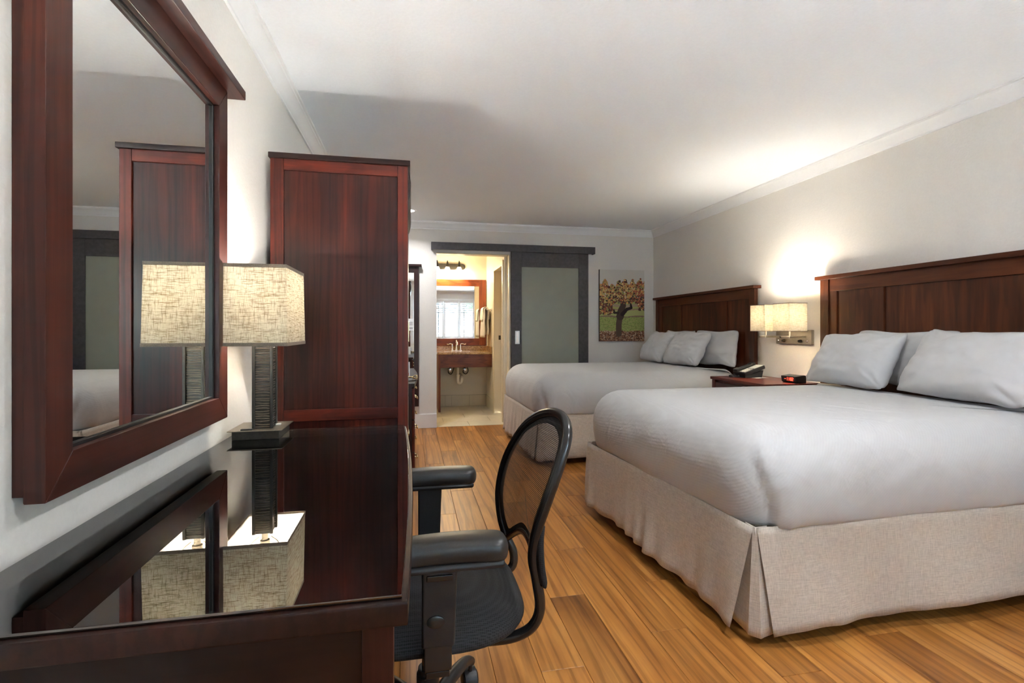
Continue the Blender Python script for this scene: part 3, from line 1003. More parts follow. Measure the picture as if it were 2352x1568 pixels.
for z0 in (0.10, 0.42):
    dr = box('drawer', (-0.034, -0.019, wy0 + 0.034, wy1 - 0.004, z0, z0 + 0.31), wood('frame', 'y'), t, bev=0.003)
    box('handle', (-0.020, -0.013, ym - 0.06, ym + 0.06, z0 + 0.15, z0 + 0.162), M_BRASS, dr, bev=0.002)

# ------------------------------------------------------------------ low dresser beyond the wardrobe
t = thing('dresser', 'low dark dresser with pale brass pulls beyond the wardrobe', 'dresser', (-0.28, 4.3, 0))
dy0, dy1 = 3.62, 5.02
bm = B()
ys = [dy0 - 0.015 + (dy1 - dy0 + 0.03) * i / 20 for i in range(21)]
add_prism(bm, [(-0.60, ys[0])] + [(0.022 + 0.028 * math.sin(PI * i / 20), y) for i, y in enumerate(ys)] + [(-0.60, ys[-1])], 'z', 0.765, 0.790)
finish('top', bm, wood('desk', 'y'), t)
box('carcass', (-0.585, 0.004, dy0, dy1, 0.04, 0.765), wood('desk', 'z'), t)
for lxx in (-0.58, -0.07):
    for lyy in (dy0 + 0.005, dy1 - 0.055):
        box('leg', (lxx, lxx + 0.05, lyy, lyy + 0.05, 0, 0.06), wood('desk', 'z'), t)
for c in range(2):
    for rws in range(3):
        a, b = dy0 + 0.02 + c * 0.685, dy0 + 0.02 + c * 0.685 + 0.675
        z0 = 0.07 + rws * 0.230
        dr = box('drawer', (0.004, 0.024, a, b, z0, z0 + 0.222), wood('frame', 'y'), t, bev=0.003)
        bm = B()
        mid = (a + b) / 2
        add_tube(bm, catmull([(0.023, mid - 0.05, z0 + 0.125), (0.040, mid - 0.045, z0 + 0.115), (0.046, mid, z0 + 0.105), (0.040, mid + 0.045, z0 + 0.115), (0.023, mid + 0.05, z0 + 0.125)], 5), 0.005, 8)
        finish('pull', bm, M_BRASS, dr)
# coffee maker, tray and cards on and above the dresser
t = thing('coffee_maker', 'small black coffee maker on the dresser beside the tall mirror', 'coffee maker', (-0.13, 4.55, 0.79))
bm = B(); add_box(bm, -0.22, -0.05, 4.46, 4.64, 0.790, 0.815, bev=0.006); add_box(bm, -0.22, -0.15, 4.46, 4.64, 0.810, 1.03, bev=0.006); finish('body', bm, M_BLACKP, t)
box('brew_head', (-0.22, -0.05, 4.465, 4.635, 0.985, 1.045), M_STEEL, t, bev=0.008)
bm = B(); add_lathe(bm, [(0.0, 0.816), (0.045, 0.816), (0.052, 0.86), (0.048, 0.91), (0.036, 0.935), (0.036, 0.95)], 20, T(-0.095, 4.55, 0)); finish('carafe', bm, M_GLASS, t)
t = thing('tent_card', 'white tent card with red print standing on the dresser', 'card', (-0.04, 4.15, 0.79))
bm = B(); add_prism(bm, [(4.12, 0.7905), (4.122, 0.7905), (4.152, 0.905), (4.182, 0.7905), (4.184, 0.7905), (4.153, 0.909), (4.151, 0.909)], 'x', -0.115, -0.012)
cd = finish('card_stock', bm, M_PAPER, t, smooth=False)
def tilt_strip(x0, x1, z0, z1, mat, nm):
    bm = B()
    f = lambda z: 4.12 + (z - 0.7905) / (0.909 - 0.7905) * 0.031 - 0.0006
    vs = [bm.verts.new(v) for v in ((x0, f(z0), z0), (x1, f(z0), z0), (x1, f(z1), z1), (x0, f(z1), z1))]
    bm.faces.new(vs)
    finish(nm, bm, mat, t, smooth=False)
tilt_strip(-0.075, -0.020, 0.800, 0.822, M_REDINK, 'red_print_block')
tilt_strip(-0.070, -0.025, 0.870, 0.878, M_INK, 'grey_print_line')
tilt_strip(-0.070, -0.025, 0.885, 0.890, M_INK, 'grey_print_line')
t = thing('brass_tray', 'oval tray with raised pale brass rim on the dresser edge', 'tray', (-0.07, 3.86, 0.79))
bm = B(); add_lathe(bm, [(0, 0.791), (0.085, 0.791), (0.092, 0.795), (0.085, 0.796), (0, 0.795)], 28, T(-0.046, 3.86, 0), caps=False); finish('tray_base', bm, M_BRONZE, t)
bm = B(); add_tube(bm, [(-0.046 + 0.089 * math.cos(a * PI / 14), 3.86 + 0.089 * math.sin(a * PI / 14), 0.812 + 0.010 * math.sin(a * PI / 14 * 4)) for a in range(28)], 0.005, 8, closed=True); finish('rim', bm, M_BRASS, t)
bm = B()
for a in range(14):
    q = a * 2 * PI / 14
    add_tube(bm, [(-0.046 + 0.089 * math.cos(q), 3.86 + 0.089 * math.sin(q), 0.793), (-0.046 + 0.089 * math.cos(q), 3.86 + 0.089 * math.sin(q), 0.814)], 0.003, 6)
finish('rim_post', bm, M_BRASS, t)

# tall mirror on the back wall
t = thing('full_length_mirror', 'narrow full length dark framed mirror on the back wall by the bathroom', 'mirror', (-0.14, YB, 0.265))
fx0, fx1, fz0, fz1 = -0.36, 0.086, 0.265, 1.915
fy0, fy1 = YB - 0.040, YB - 0.0005
box('frame_stile', (fx0, fx0 + 0.056, fy0, fy1, fz0, fz1), wood('desk', 'z'), t)
box('frame_stile', (fx1 - 0.056, fx1, fy0, fy1, fz0, fz1), wood('desk', 'z'), t)
box('frame_rail', (fx0 + 0.056, fx1 - 0.056, fy0, fy1, fz0, fz0 + 0.06), wood('desk', 'x'), t)
box('frame_rail', (fx0 + 0.056, fx1 - 0.056, fy0, fy1, fz1 - 0.072, fz1), wood('desk', 'x'), t)
box('cap', (fx0 - 0.03, fx1 + 0.031, fy0 - 0.03, fy1, fz1, fz1 + 0.026), wood('desk', 'x'), t)
box('mirror_glass', (fx0 + 0.05, fx1 - 0.05, fy0 + 0.016, fy1, fz0 + 0.055, fz1 - 0.066), M_MIRROR, t, bev=0)
t = thing('notice_card', 'white printed notice card stuck on the tall mirror', 'card', (-0.02, fy0 + 0.015, 1.18))
box('card_stock', (-0.075, 0.0255, fy0 + 0.0125, fy0 + 0.0155, 1.160, 1.300), M_PAPER, t, bev=0)
for z in (1.255, 1.240, 1.225, 1.190, 1.180):
    box('grey_print_line', (-0.055, 0.015, fy0 + 0.0120, fy0 + 0.0126, z, z + 0.006), M_INK, t, bev=0)

# ------------------------------------------------------------------ vineyard canvas
def paint():
    w, h = 150, 225
    rng = np.random.default_rng(5)
    img = np.zeros((h, w, 3))
    yy, xx = np.mgrid[0:h, 0:w] / np.array([h, w]).reshape(2, 1, 1)
    lerp = lambda a, b, f: np.array(a) * (1 - f[..., None]) + np.array(b) * f[..., None]
    sky = lerp((0.66, 0.62, 0.55), (0.60, 0.57, 0.52), yy * 4 % 1)
    img[:] = sky
    img[yy > 0.40] = (0.44, 0.42, 0.14)
    def put(cx, cy, rx, ry, c):
        m = ((xx - cx) / rx) ** 2 + ((yy - cy) / ry) ** 2 < 1
        img[m] = c
    for y0, c in ((0.43, (0.36, 0.42, 0.12)), (0.48, (0.40, 0.30, 0.19)), (0.52, (0.42, 0.44, 0.11)), (0.545, (0.37, 0.23, 0.15)), (0.565, (0.45, 0.47, 0.14)), (0.645, (0.28, 0.17, 0.12)), (0.665, (0.40, 0.41, 0.11)), (0.86, (0.22, 0.10, 0.05))):
        img[yy + 0.008 * np.sin(xx * 9) > y0] = c
    for _ in range(700):
        cx, cy = rng.random(), 0.66 + 0.2 * rng.random()
        k = 0.7 + 0.7 * rng.random()
        put(cx, cy, 0.014, 0.005, (0.30 * k, 0.38 * k, 0.08 * k))
    for _ in range(1200):
        cx, cy = rng.random(), 0.855 + 0.15 * rng.random()
        c = [(0.30, 0.12, 0.05), (0.13, 0.055, 0.03), (0.45, 0.23, 0.10), (0.55, 0.38, 0.24), (0.20, 0.07, 0.04)][rng.integers(5)]
        put(cx, cy, 0.006 + 0.016 * rng.random(), 0.004 + 0.006 * rng.random(), c)
    def limb(pts, r0, r1, c, c2):
        for i in range(len(pts) - 1):
            for s in range(40):
                f = s / 40
                g = (i + f) / (len(pts) - 1)
                x = pts[i][0] + (pts[i + 1][0] - pts[i][0]) * f
                y = pts[i][1] + (pts[i + 1][1] - pts[i][1]) * f
                r = r0 + (r1 - r0) * g
                put(x, y, r, r * 0.62, c)
                if rng.random() < 0.6:
                    put(x + rng.uniform(-r, r) * 0.7, y, r * 0.28, r * 0.3, c2)
    limb([(0.42, 0.90), (0.42, 0.75), (0.45, 0.65)], 0.062, 0.065, (0.13, 0.08, 0.055), (0.38, 0.27, 0.20))
    limb([(0.45, 0.65), (0.47, 0.57), (0.52, 0.50), (0.50, 0.36)], 0.085, 0.05, (0.085, 0.05, 0.04), (0.26, 0.18, 0.13))
    limb([(0.50, 0.62), (0.60, 0.55), (0.70, 0.53), (0.69, 0.48)], 0.045, 0.02, (0.04, 0.025, 0.025), (0.10, 0.06, 0.05))
    limb([(0.40, 0.60), (0.32, 0.60), (0.31, 0.56)], 0.03, 0.018, (0.05, 0.035, 0.03), (0.14, 0.09, 0.07))
    cols = [(0.62, 0.30, 0.06), (0.66, 0.40, 0.10), (0.60, 0.22, 0.05), (0.55, 0.42, 0.12), (0.42, 0.10, 0.04), (0.16, 0.05, 0.04), (0.35, 0.33, 0.10), (0.70, 0.48, 0.18), (0.10, 0.06, 0.05)]
    for _ in range(2400):
        x = rng.random()
        top = 0.20 - 0.03 * math.sin(x * 17) + 0.03 * math.sin(x * 41) - (0.06 if x > 0.9 else 0) - (0.04 if 0.5 < x < 0.75 else 0)
        low = 0.47 if x > 0.28 else 0.62
        low = 0.56 if x > 0.86 else low
        y = top + (low - top) * rng.random() ** 1.25
        if 0.32 < x < 0.82 and y > 0.44 and rng.random() < 0.6:
            continue
        i = rng.integers(len(cols))
        if x > 0.8 and rng.random() < 0.35:
            i = 4
        if y > 0.36 and rng.random() < 0.35:
            i = 5 + 3 * rng.integers(2)
        k = 0.75 + 0.5 * rng.random()
        c = tuple(v * k for v in cols[i])
        s = 0.008 + 0.018 * rng.random()
        put(x, y, s, s * 0.62, c)
    g = img.mean(axis=2, keepdims=True)
    return np.clip((g + (img - g) * 0.85) * 1.0, 0, 1)
img = paint()
t = thing('canvas_print', 'frameless canvas photo of an autumn grapevine on the back wall', 'picture', (2.65, YB, 1.023))
px0, px1, pz0, pz1, pyf = 2.344, 2.954, 1.023, 1.937, YB - 0.036
h, w = img.shape[:2]
xs = np.linspace(px0, px1, w + 1)
zs = np.linspace(pz1, pz0, h + 1)
V = [(float(x) - 2.65, pyf - YB, float(z) - 1.023) for z in zs for x in xs]
Fc = [(r * (w + 1) + c, (r + 1) * (w + 1) + c, (r + 1) * (w + 1) + c + 1, r * (w + 1) + c + 1) for r in range(h) for c in range(w)]
me = bpy.data.meshes.new('printed_face')
me.from_pydata(V, [], Fc)
at = me.color_attributes.new('print', 'FLOAT_COLOR', 'CORNER')
flat = np.concatenate([np.repeat(img.reshape(-1, 3), 4, axis=0), np.ones((h * w * 4, 1))], axis=1).astype(np.float32)
at.data.foreach_set('color', flat.ravel())
me.materials.append(M_PRINT)
o = bpy.data.objects.new('printed_face', me)
link(o, t)
box('canvas_edge', (px0, px1, pyf + 0.0006, YB - 0.0005, pz0, pz1), plain('dark_canvas_edge', (0.10, 0.07, 0.055), 0.8, noise_amt=0.2), t, bev=0.001)

# ------------------------------------------------------------------ bathroom fittings
t = thing('vanity_counter', 'granite topped bathroom vanity with cherry wood apron under the mirror', 'vanity', (0.75, 7.4, 0))
box('countertop', (0.36, BXR - 0.0005, 7.12, BYB - 0.0005, 0.819, 0.850), M_GRANITE, t, bev=0.004)
box('backsplash', (0.36, BXR - 0.021, BYB - 0.020, BYB - 0.0005, 0.850, 0.925), M_GRANITE, t)
box('backsplash', (BXR - 0.020, BXR - 0.0005, 7.125, BYB - 0.0005, 0.850, 0.925), M_GRANITE, t)
box('apron', (0.405, BXR - 0.001, 7.135, 7.155, 0.632, 0.819), wood('vanity', 'x'), t)
box('end_panel', (0.372, 0.404, 7.130, BYB - 0.014, 0.004, 0.819), wood('vanity', 'z'), t)
bm = B(); add_lathe(bm, [(0.19, 0.8503), (0.182, 0.8506), (0.17, 0.846)], 32, T(0.66, 7.38, 0) @ Matrix.Diagonal((1, 0.72, 1, 1)), caps=False); finish('sink_rim', bm, M_PVC, t)
bm = B(); add_lathe(bm, [(0, 0.72), (0.08, 0.725), (0.15, 0.76), (0.185, 0.818)], 28, T(0.66, 7.38, 0) @ Matrix.Diagonal((1, 0.72, 1, 1)), caps=False); finish('basin', bm, M_PVC, t)
t = thing('faucet', 'polished two handle bathroom faucet on the granite counter', 'faucet', (0.665, 7.57, 0.85))
bm = B(); add_box(bm, 0.58, 0.75, 7.548, 7.592, 0.850, 0.860, bev=0.004); finish('deck_plate', bm, M_CHROME, t)
bm = B()
add_lathe(bm, [(0.024, 0.860), (0.019, 0.880), (0.012, 0.92), (0.013, 0.96), (0.017, 0.975), (0.010, 0.99), (0.013, 1.002), (0.006, 1.014), (0, 1.018)], 16, T(0.665, 7.57, 0))
add_tube(bm, catmull([(0.665, 7.565, 0.955), (0.667, 7.52, 0.985), (0.668, 7.47, 0.975), (0.668, 7.45, 0.945)], 6), [0.012] * 19, 10)
finish('spout', bm, M_CHROME, t)
for s in (-1, 1):
    bm = B()
    hx = 0.665 + s * 0.062
    add_lathe(bm, [(0.022, 0.860), (0.016, 0.875), (0.010, 0.905), (0.012, 0.935), (0.009, 0.955), (0, 0.960)], 14, T(hx, 7.57, 0))
    add_tube(bm, catmull([(hx, 7.57, 0.952), (hx + s * 0.03, 7.565, 0.958), (hx + s * 0.06, 7.56, 0.948), (hx + s * 0.082, 7.558, 0.958)], 5), [0.009] * 8 + [0.007] * 8, 8)
    finish('handle', bm, M_CHROME, t)
t = thing('sink_trap', 'white plastic trap hanging below the vanity apron', 'pipe', (0.70, 7.42, 0.40))
bm = B(); add_tube(bm, [(0.672, 7.40, 0.72), (0.672, 7.40, 0.50)], 0.016, 12); finish('tailpiece', bm, M_PVC, t)
bm = B(); add_tube(bm, catmull([(0.672, 7.40, 0.51), (0.672, 7.40, 0.41), (0.685, 7.41, 0.385), (0.705, 7.42, 0.38), (0.726, 7.43, 0.395), (0.735, 7.44, 0.45), (0.735, 7.50, 0.475), (0.735, BYB - 0.001, 0.48)], 6), 0.022, 12); finish('bend', bm, M_PVC, t)
for (x, y, z, a) in ((0.672, 7.40, 0.50, 0), (0.735, 7.445, 0.44, 0)):
    bm = B(); add_lathe(bm, [(0.031, -0.012), (0.033, 0), (0.031, 0.012)], 16, T(x, y, z)); finish('slip_nut', bm, M_PVC, t)
for k, x in enumerate((0.575, 0.800)):
    t = thing('supply_valve', ['black hosed chrome valve under the sink beside the trap', 'chrome shut-off valve under the sink by the side wall'][k], 'valve', (x, BYB, 0.57))
    bm = B(); add_lathe(bm, [(0.03, 0.0005), (0.028, 0.008), (0.011, 0.012), (0.011, 0.07)], 16, T(x, BYB, 0.565) @ RX(PI / 2)); finish('escutcheon', bm, M_CHROME, t)
    bm = B(); add_lathe(bm, [(0.0, 0.068), (0.020, 0.070), (0.022, 0.088), (0.0, 0.092)], 12, T(x, BYB, 0.565) @ RX(PI / 2)); finish('knob', bm, M_CHROME, t)
    bm = B(); e = (0.07 if k == 0 else -0.02)
    add_tube(bm, catmull([(x, BYB - 0.05, 0.575), (x - 0.03, BYB - 0.06, 0.53), (x + 0.01, BYB - 0.09, 0.50), (x + 0.045, BYB - 0.09, 0.56), (x + e, BYB - 0.10, 0.70), (x + e * 0.5 - 0.01, BYB - 0.10, 0.80)], 6), 0.007, 8)
    finish('hose', bm, M_BLACKP if k == 0 else M_BRONZE, t)
t = thing('vanity_mirror', 'orange-brown cherry wood framed mirror over the bathroom vanity', 'mirror', (0.6, BYB, 0.93))
vx0, vx1, vz0, vz1, ix1, iz0v, iz1v = 0.18, 1.128, 0.927, 1.938, 1.022, 1.036, 1.836
vy0 = BYB - 0.030
box('frame_stile', (vx0, vx0 + 0.106, vy0, BYB - 0.0005, vz0, vz1), wood('cherry', 'z'), t)
box('frame_stile', (ix1, vx1, vy0, BYB - 0.0005, vz0, vz1), wood('cherry', 'z'), t)
box('frame_rail', (vx0 + 0.106, ix1, vy0, BYB - 0.0005, vz0, iz0v), wood('cherry', 'x'), t)
box('frame_rail', (vx0 + 0.106, ix1, vy0, BYB - 0.0005, iz1v, vz1), wood('cherry', 'x'), t)
box('mirror_glass', (vx0 + 0.1, ix1 + 0.006, vy0 + 0.012, BYB - 0.001, iz0v - 0.006, iz1v + 0.006), M_MIRROR, t, bev=0)
t = thing('vanity_light', 'bronze bar light with opal glass shades above the bathroom mirror', 'wall light', (0.535, BYB, 2.12))
bm = B()
pts = [(0.30, 2.085), (0.765, 2.085)] + [(0.765 + 0.045 * math.sin(a * PI / 10), 2.13 - 0.045 * math.cos(a * PI / 10)) for a in range(1, 10)] + [(0.765, 2.175), (0.30, 2.175)] + [(0.30 - 0.045 * math.sin(a * PI / 10), 2.13 + 0.045 * math.cos(a * PI / 10)) for a in range(1, 10)]
add_prism(bm, pts, 'y', BYB - 0.022, BYB - 0.0005); finish('back_bar', bm, M_BRONZE, t)
for x in (0.378, 0.532, 0.708):
    bm = B(); add_tube(bm, catmull([(x, BYB - 0.02, 2.13), (x, BYB - 0.07, 2.15), (x, BYB - 0.10, 2.20), (x, BYB - 0.10, 2.17), (x, BYB - 0.10, 2.12)], 5), 0.008, 8)
    add_lathe(bm, [(0.004, 2.215), (0.012, 2.19), (0.022, 2.135), (0.024, 2.115)], 14, T(x, BYB - 0.10, 0)); arm = finish('arm', bm, M_BRONZE, t)
    bm = B(); add_lathe(bm, [(0.026, 2.115), (0.034, 2.09), (0.045, 2.055), (0.058, 2.035), (0.066, 2.028), (0.050, 2.032), (0.040, 2.055), (0.030, 2.085), (0.022, 2.110)], 20, T(x, BYB - 0.10, 0), caps=False); finish('glass_shade', bm, M_OPAL, t)
    lamp('vanity_bulb_light', 'POINT', (x, BYB - 0.10, 2.015), VANITY_W, t, (1.0, 0.80, 0.52), 0.035)
t = thing('towel_bar', 'chrome towel bar on the bathroom side wall', 'towel bar', (BXR, 7.3, 1.46))
bm = B(); add_tube(bm, [(BXR - 0.07, 7.12, 1.46), (BXR - 0.07, 7.60, 1.46)], 0.009, 12); finish('rail', bm, M_CHROME, t)
for y in (7.12, 7.60):
    bm = B(); add_lathe(bm, [(0.022, 0.0005), (0.022, 0.012), (0.011, 0.016), (0.011, 0.085)], 14, T(BXR, y, 1.46) @ RY(-PI / 2)); finish('post', bm, M_CHROME, t)
def towel(name, label, y0, y1, front_len, back_len, thick, off, seed):
    rnd = random.Random(seed)
    P = []
    ny = 22
    for j in range(ny + 1):
        y = y0 + (y1 - y0) * j / ny
        rowp = []
        prof = [(off, -back_len)] + [(off, -back_len + (back_len - 0.01) * k / 8) for k in range(1, 9)]
        arc = [(off * math.cos(a * PI / 8), off * math.sin(a * PI / 8)) for a in range(1, 8)]
        fr = [(-off, -front_len * k / 12) for k in range(13)]
        for k, (dx, dz) in enumerate(prof + arc + fr):
            d = max(0, -dz)
            wv = 0.012 * math.sin(y * 75 + seed) * min(1, d / 0.2) + noise.noise(Vector((y * 14, dz * 8, seed))) * 0.008
            x = BXR - 0.07 + dx + wv - (0.03 * d if dx < 0 else 0)
            x = min(x, BXR - 0.006)
            rowp.append(Vector((x, y + 0.01 * math.sin(dz * 13 + seed) * d, 1.46 + dz + (0.006 * math.sin(y * 60) if d > 0.8 * front_len else 0))))
        P.append(rowp)
    bm = B(); add_grid(bm, P)
    bmesh.ops.recalc_face_normals(bm, faces=bm.faces)
    o = finish(name, bm, M_TOWEL, None)
    md = o.modifiers.new('thickness', 'SOLIDIFY'); md.thickness = thick; md.offset = 1.0
    return tag(o, label, 'towel')
towel('bath_towel', 'long white bath towel folded over the chrome bar', 7.22, 7.56, 0.40, 0.36, 0.010, 0.020, 1)
towel('hand_towel', 'short white hand towel layered over the bath towel', 7.26, 7.50, 0.15, 0.14, 0.008, 0.040, 2)

# ------------------------------------------------------------------ headboards
def headboard(y0, y1, label, divs):
    t = thing('headboard', label, 'headboard', (XR, (y0 + y1) / 2, 0.25), 'panelled wooden headboards')
    xf, zt = 3.045, 1.545
    box('cap', (xf - 0.028, XR - 0.0005, y0 - 0.025, y1 + 0.025, zt, zt + 0.028), wood('head', 'y'), t, bev=0.003)
    for a, b in ((y0, y0 + 0.075), (y1 - 0.075, y1)):
        box('post', (xf, XR - 0.0175, a, b, 0.02, zt), wood('head', 'z'), t, bev=0.003)
    box('top_rail', (xf + 0.010, XR - 0.018, y0 + 0.078, y1 - 0.078, 1.455, zt), wood('head', 'y'), t, bev=0.002)
    for a, b in ((y0 + 0.078, y0 + 0.14), (y1 - 0.14, y1 - 0.078), divs[0], divs[1]):
        box('stile', (xf + 0.010, XR - 0.018, a, b, 0.30, 1.455), wood('head', 'z'), t, bev=0.002)
    edges = [(y0 + 0.138, divs[0][0] + 0.002), (divs[0][1] - 0.002, divs[1][0] + 0.002), (divs[1][1] - 0.002, y1 - 0.138)]
    for a, b in edges:
        box('panel', (xf + 0.022, XR - 0.019, a, b, 0.30, 1.457), wood('head', 'z'), t, bev=0.001)
headboard(1.395, 3.27, 'dark wood panelled headboard on the wall behind the near bed', ((1.82, 1.91), (2.757, 2.836)))
headboard(4.015, 5.885, 'dark wood panelled headboard behind the far bed near the canvas picture', ((4.44, 4.52), (5.29, 5.37)))

# ------------------------------------------------------------------ beds
def rounded_path(corners, radii, step=0.03):
    """closed rounded polygon -> points, outward normals (corners counter-clockwise seen from above)"""
    pts = []
    n = len(corners)
    for i in range(n):
        p, a, b = Vector(corners[i]), Vector(corners[i - 1]), Vector(corners[(i + 1) % n])
        r = radii[i]
        d0, d1 = (a - p).normalized(), (b - p).normalized()
        ang = d0.angle(d1)
        tl = r / math.tan(ang / 2)
        s, e = p + d0 * tl, p + d1 * tl
        c = p + (d0 + d1).normalized() * (r / math.sin(ang / 2))
        a0 = math.atan2(s.y - c.y, s.x - c.x)
        a1 = math.atan2(e.y - c.y, e.x - c.x)
        while a1 < a0:
            a1 += 2 * PI
        k = max(3, int(r * (a1 - a0) / (step * 0.6)))
        for q in range(k + 1):
            th = a0 + (a1 - a0) * q / k
            pts.append((Vector((c.x + r * math.cos(th), c.y + r * math.sin(th))), Vector((math.cos(th), math.sin(th)))))
    out = []
    m = len(pts)
    for i in range(m):
        (p, nn), (p2, n2) = pts[i], pts[(i + 1) % m]
        out.append((p, nn))
        d = (p2 - p).length
        k = int(d / step)
        for q in range(1, k):
            f = q / k
            out.append((p.lerp(p2, f), (nn.lerp(n2, f)).normalized()))
    return out

def bed(label, Y0, Y1, Xn, Xf, HX, seed, gathers, ztop=0.795):
    t = thing('bed', label, 'bed', ((Xn + HX) / 2, (Y0 + Y1) / 2, 0), 'white made beds')
    rnd = random.Random(seed)
    # steel base: rails and legs
    bm = B()
    add_box(bm, Xn + 0.07, HX - 0.02, Y0 + 0.05, Y0 + 0.09, 0.075, 0.125, bev=0.003)
    add_box(bm, Xn + 0.07, HX - 0.02, Y1 - 0.09, Y1 - 0.05, 0.075, 0.125, bev=0.003)
    add_box(bm, Xn + 0.07, Xn + 0.11, Y0 + 0.09, Y1 - 0.09, 0.075, 0.125, bev=0.003)
    finish('base_frame', bm, M_BLACKM, t)
    for lx_ in (Xn + 0.09, 2.0, HX - 0.15):
        for ly_ in (Y0 + 0.075, Y1 - 0.12):
            box('leg', (lx_, lx_ + 0.05, ly_, ly_ + 0.05, 0.0, 0.08), M_BLACKP, t)
    box('box_spring', (Xn + 0.05, HX, Y0 + 0.045, Y1 - 0.045, 0.125, 0.43), M_SKIRT, t, bev=0.02)
    # sheet-wrapped mattress
    cen = Vector(((Xn + HX) / 2, (Y0 + Y1) / 2))
    path = rounded_path([(Xn, Y0), (HX, Y0), (HX, Y1), (Xf, Y1)], [0.17, 0.05, 0.05, 0.17], 0.022)
    prof = [(-0.045, 0.432), (-0.020, 0.426), (-0.006, 0.430), (0.004, 0.445), (0.012, 0.475), (0.018, 0.51), (0.021, 0.55), (0.021, 0.59), (0.016, 0.63), (0.006, 0.665), (-0.010, 0.70), (-0.032, 0.73), (-0.060, 0.755), (-0.092, 0.773), (-0.125, 0.784), (-0.158, 0.790)]
    bm = B()
    rings = []
    for k, (off, z) in enumerate(prof):
        ring = []
        for (p, nn) in path:
            o_ = off
            hem = 1 - sstep(0.43, 0.50, z)
            o_ += 0.006 * noise.noise(Vector((p.x * 3 + seed, p.y * 3, z * 4)))
            o_ += 0.004 * noise.noise(Vector((p.x * 9 + seed, p.y * 9, z * 7)))
            # pulled folds that run down the sides
            o_ += 0.0035 * sstep(0.76, 0.6, z) * math.sin((p.x + p.y) * 23 + 4 * noise.noise(Vector((p.x * 2, p.y * 2, seed))) + z * 6) * (0.5 + 0.5 * noise.noise(Vector((p.x * 4, p.y * 4, seed + 3))))
            # tucked corner fold on the near side at the foot
            if nn.y < -0.35:
                fx = Xn + 0.085 + 0.10 * sstep(0.45, 0.78, z) * -0.6
                d = p.x - fx
                o_ += 0.017 * sstep(0.0, 0.016, d) * (1 - 0.75 * sstep(0.05, 0.5, d)) * (1 - sstep(0.66, 0.77, z))
                o_ -= 0.010 * math.exp(-((d + 0.006) / 0.012) ** 2) * (1 - sstep(0.62, 0.74, z))
                o_ += 0.007 * math.exp(-((d - 0.055 - 0.05 * (z - 0.43)) / 0.02) ** 2) * (1 - sstep(0.55, 0.70, z))
            q = p + nn * o_
            zz = z * 1.0 + (ztop - 0.795) * sstep(0.45, 0.78, z)
            zz += hem * 0.010 * noise.noise(Vector((p.x * 3.5, p.y * 3.5, seed + 9)))
            ring.append(Vector((q.x, q.y, zz)))
        rings.append(ring)
    base = rings[-1]
    for kk, dz in ((0.92, 0.003), (0.80, 0.006), (0.62, 0.009), (0.42, 0.011), (0.2, 0.012), (0.08, 0.012), (0.015, 0.012)):
        ring = []
        for v in base:
            x, y = cen.x + (v.x - cen.x) * kk, cen.y + (v.y - cen.y) * kk
            ring.append(Vector((x, y, v.z + dz + 0.004 * noise.noise(Vector((x * 2.2, y * 2.2, seed))))))
        rings.append(ring)
    R = [[bm.verts.new(v) for v in ring] for ring in rings]
    n = len(R[0])
    for a, b in zip(R, R[1:]):
        for k in range(n):
            bm.faces.new((a[k], a[(k + 1) % n], b[(k + 1) % n], b[k]))
    bm.faces.new(R[-1])
    finish('sheeted_mattress', bm, M_SHEET, t, angle=60, label='white sheet wrapped mattress')
    # bed skirt: far side, foot and near side in one cloth with box pleats at the two foot corners
    zt, zb = 0.436, 0.062
    f0 = Vector((Xf, Y1)); f1 = Vector((Xn, Y0))
    fd = (f1 - f0).normalized(); fo = Vector((fd.y, -fd.x))     # outward from the foot
    if fo.x > 0: fo = -fo
    def strip_row(v):
        op = 0.010 + 0.050 * v
        fl = 0.034 * v
        pts = []
        # far side, from head to foot
        K2 = f0 + fo * 0.0
        n2 = Vector((0, 1))
        for i in range(41):
            x = HX + (Xf + op - HX) * i / 40
            y = Y1 + fl * 0.7 + 0.008 * v * math.sin(x * 11 + seed)
            pts.append((x, y))
        K = Vector((Xf, Y1)) + (fo + n2).normalized() * fl * 0.6
        pts += [(Xf + op + 0.05, Y1 - 0.016 + fl * 0.5), (K.x + 0.03, K.y - 0.01), (Xf - 0.0 + fo.x * fl * 0.5 + 0.010, Y1 - op - 0.05)]
        L = (f1 - f0).length
        nf = 150
        for i in range(nf + 1):
            s = op + (L - 2 * op) * i / nf
            p = f0 + fd * s
            amp = gathers * v * (0.5 + 0.5 * v)
            wv = amp * math.sin(s * 46 + 5 * noise.noise(Vector((s * 3, seed, 0)))) * (0.7 + 0.6 * noise.noise(Vector((s * 5, seed + 2, 0))))
            wv += 0.010 * v * math.sin(s * 9 + seed)
            # seam where two lengths of cloth overlap
            wv += 0.010 * v * sstep(0.0, 0.012, s - L * 0.52)
            q = p + fo * (fl + wv)
            pts.append((q.x, q.y))
        n3 = Vector((0, -1))
        K = f1 + (fo + n3).normalized() * fl * 0.9
        pts += [tuple(f1 - fd * (op + 0.05) + fo * (fl * 0.55 - 0.012)), tuple(f1 - fd * (op * 0.5) + fo * (fl * 0.6 - 0.010)), tuple(f1 - fd * 0.012 + fo * (fl * 0.62 - 0.004)), (Xn + 0.012, Y0 - fl * 0.62 + 0.002), (Xn + op * 0.5, Y0 - fl * 0.6 + 0.006), (Xn + op + 0.05, Y0 - fl * 0.55 + 0.012)]
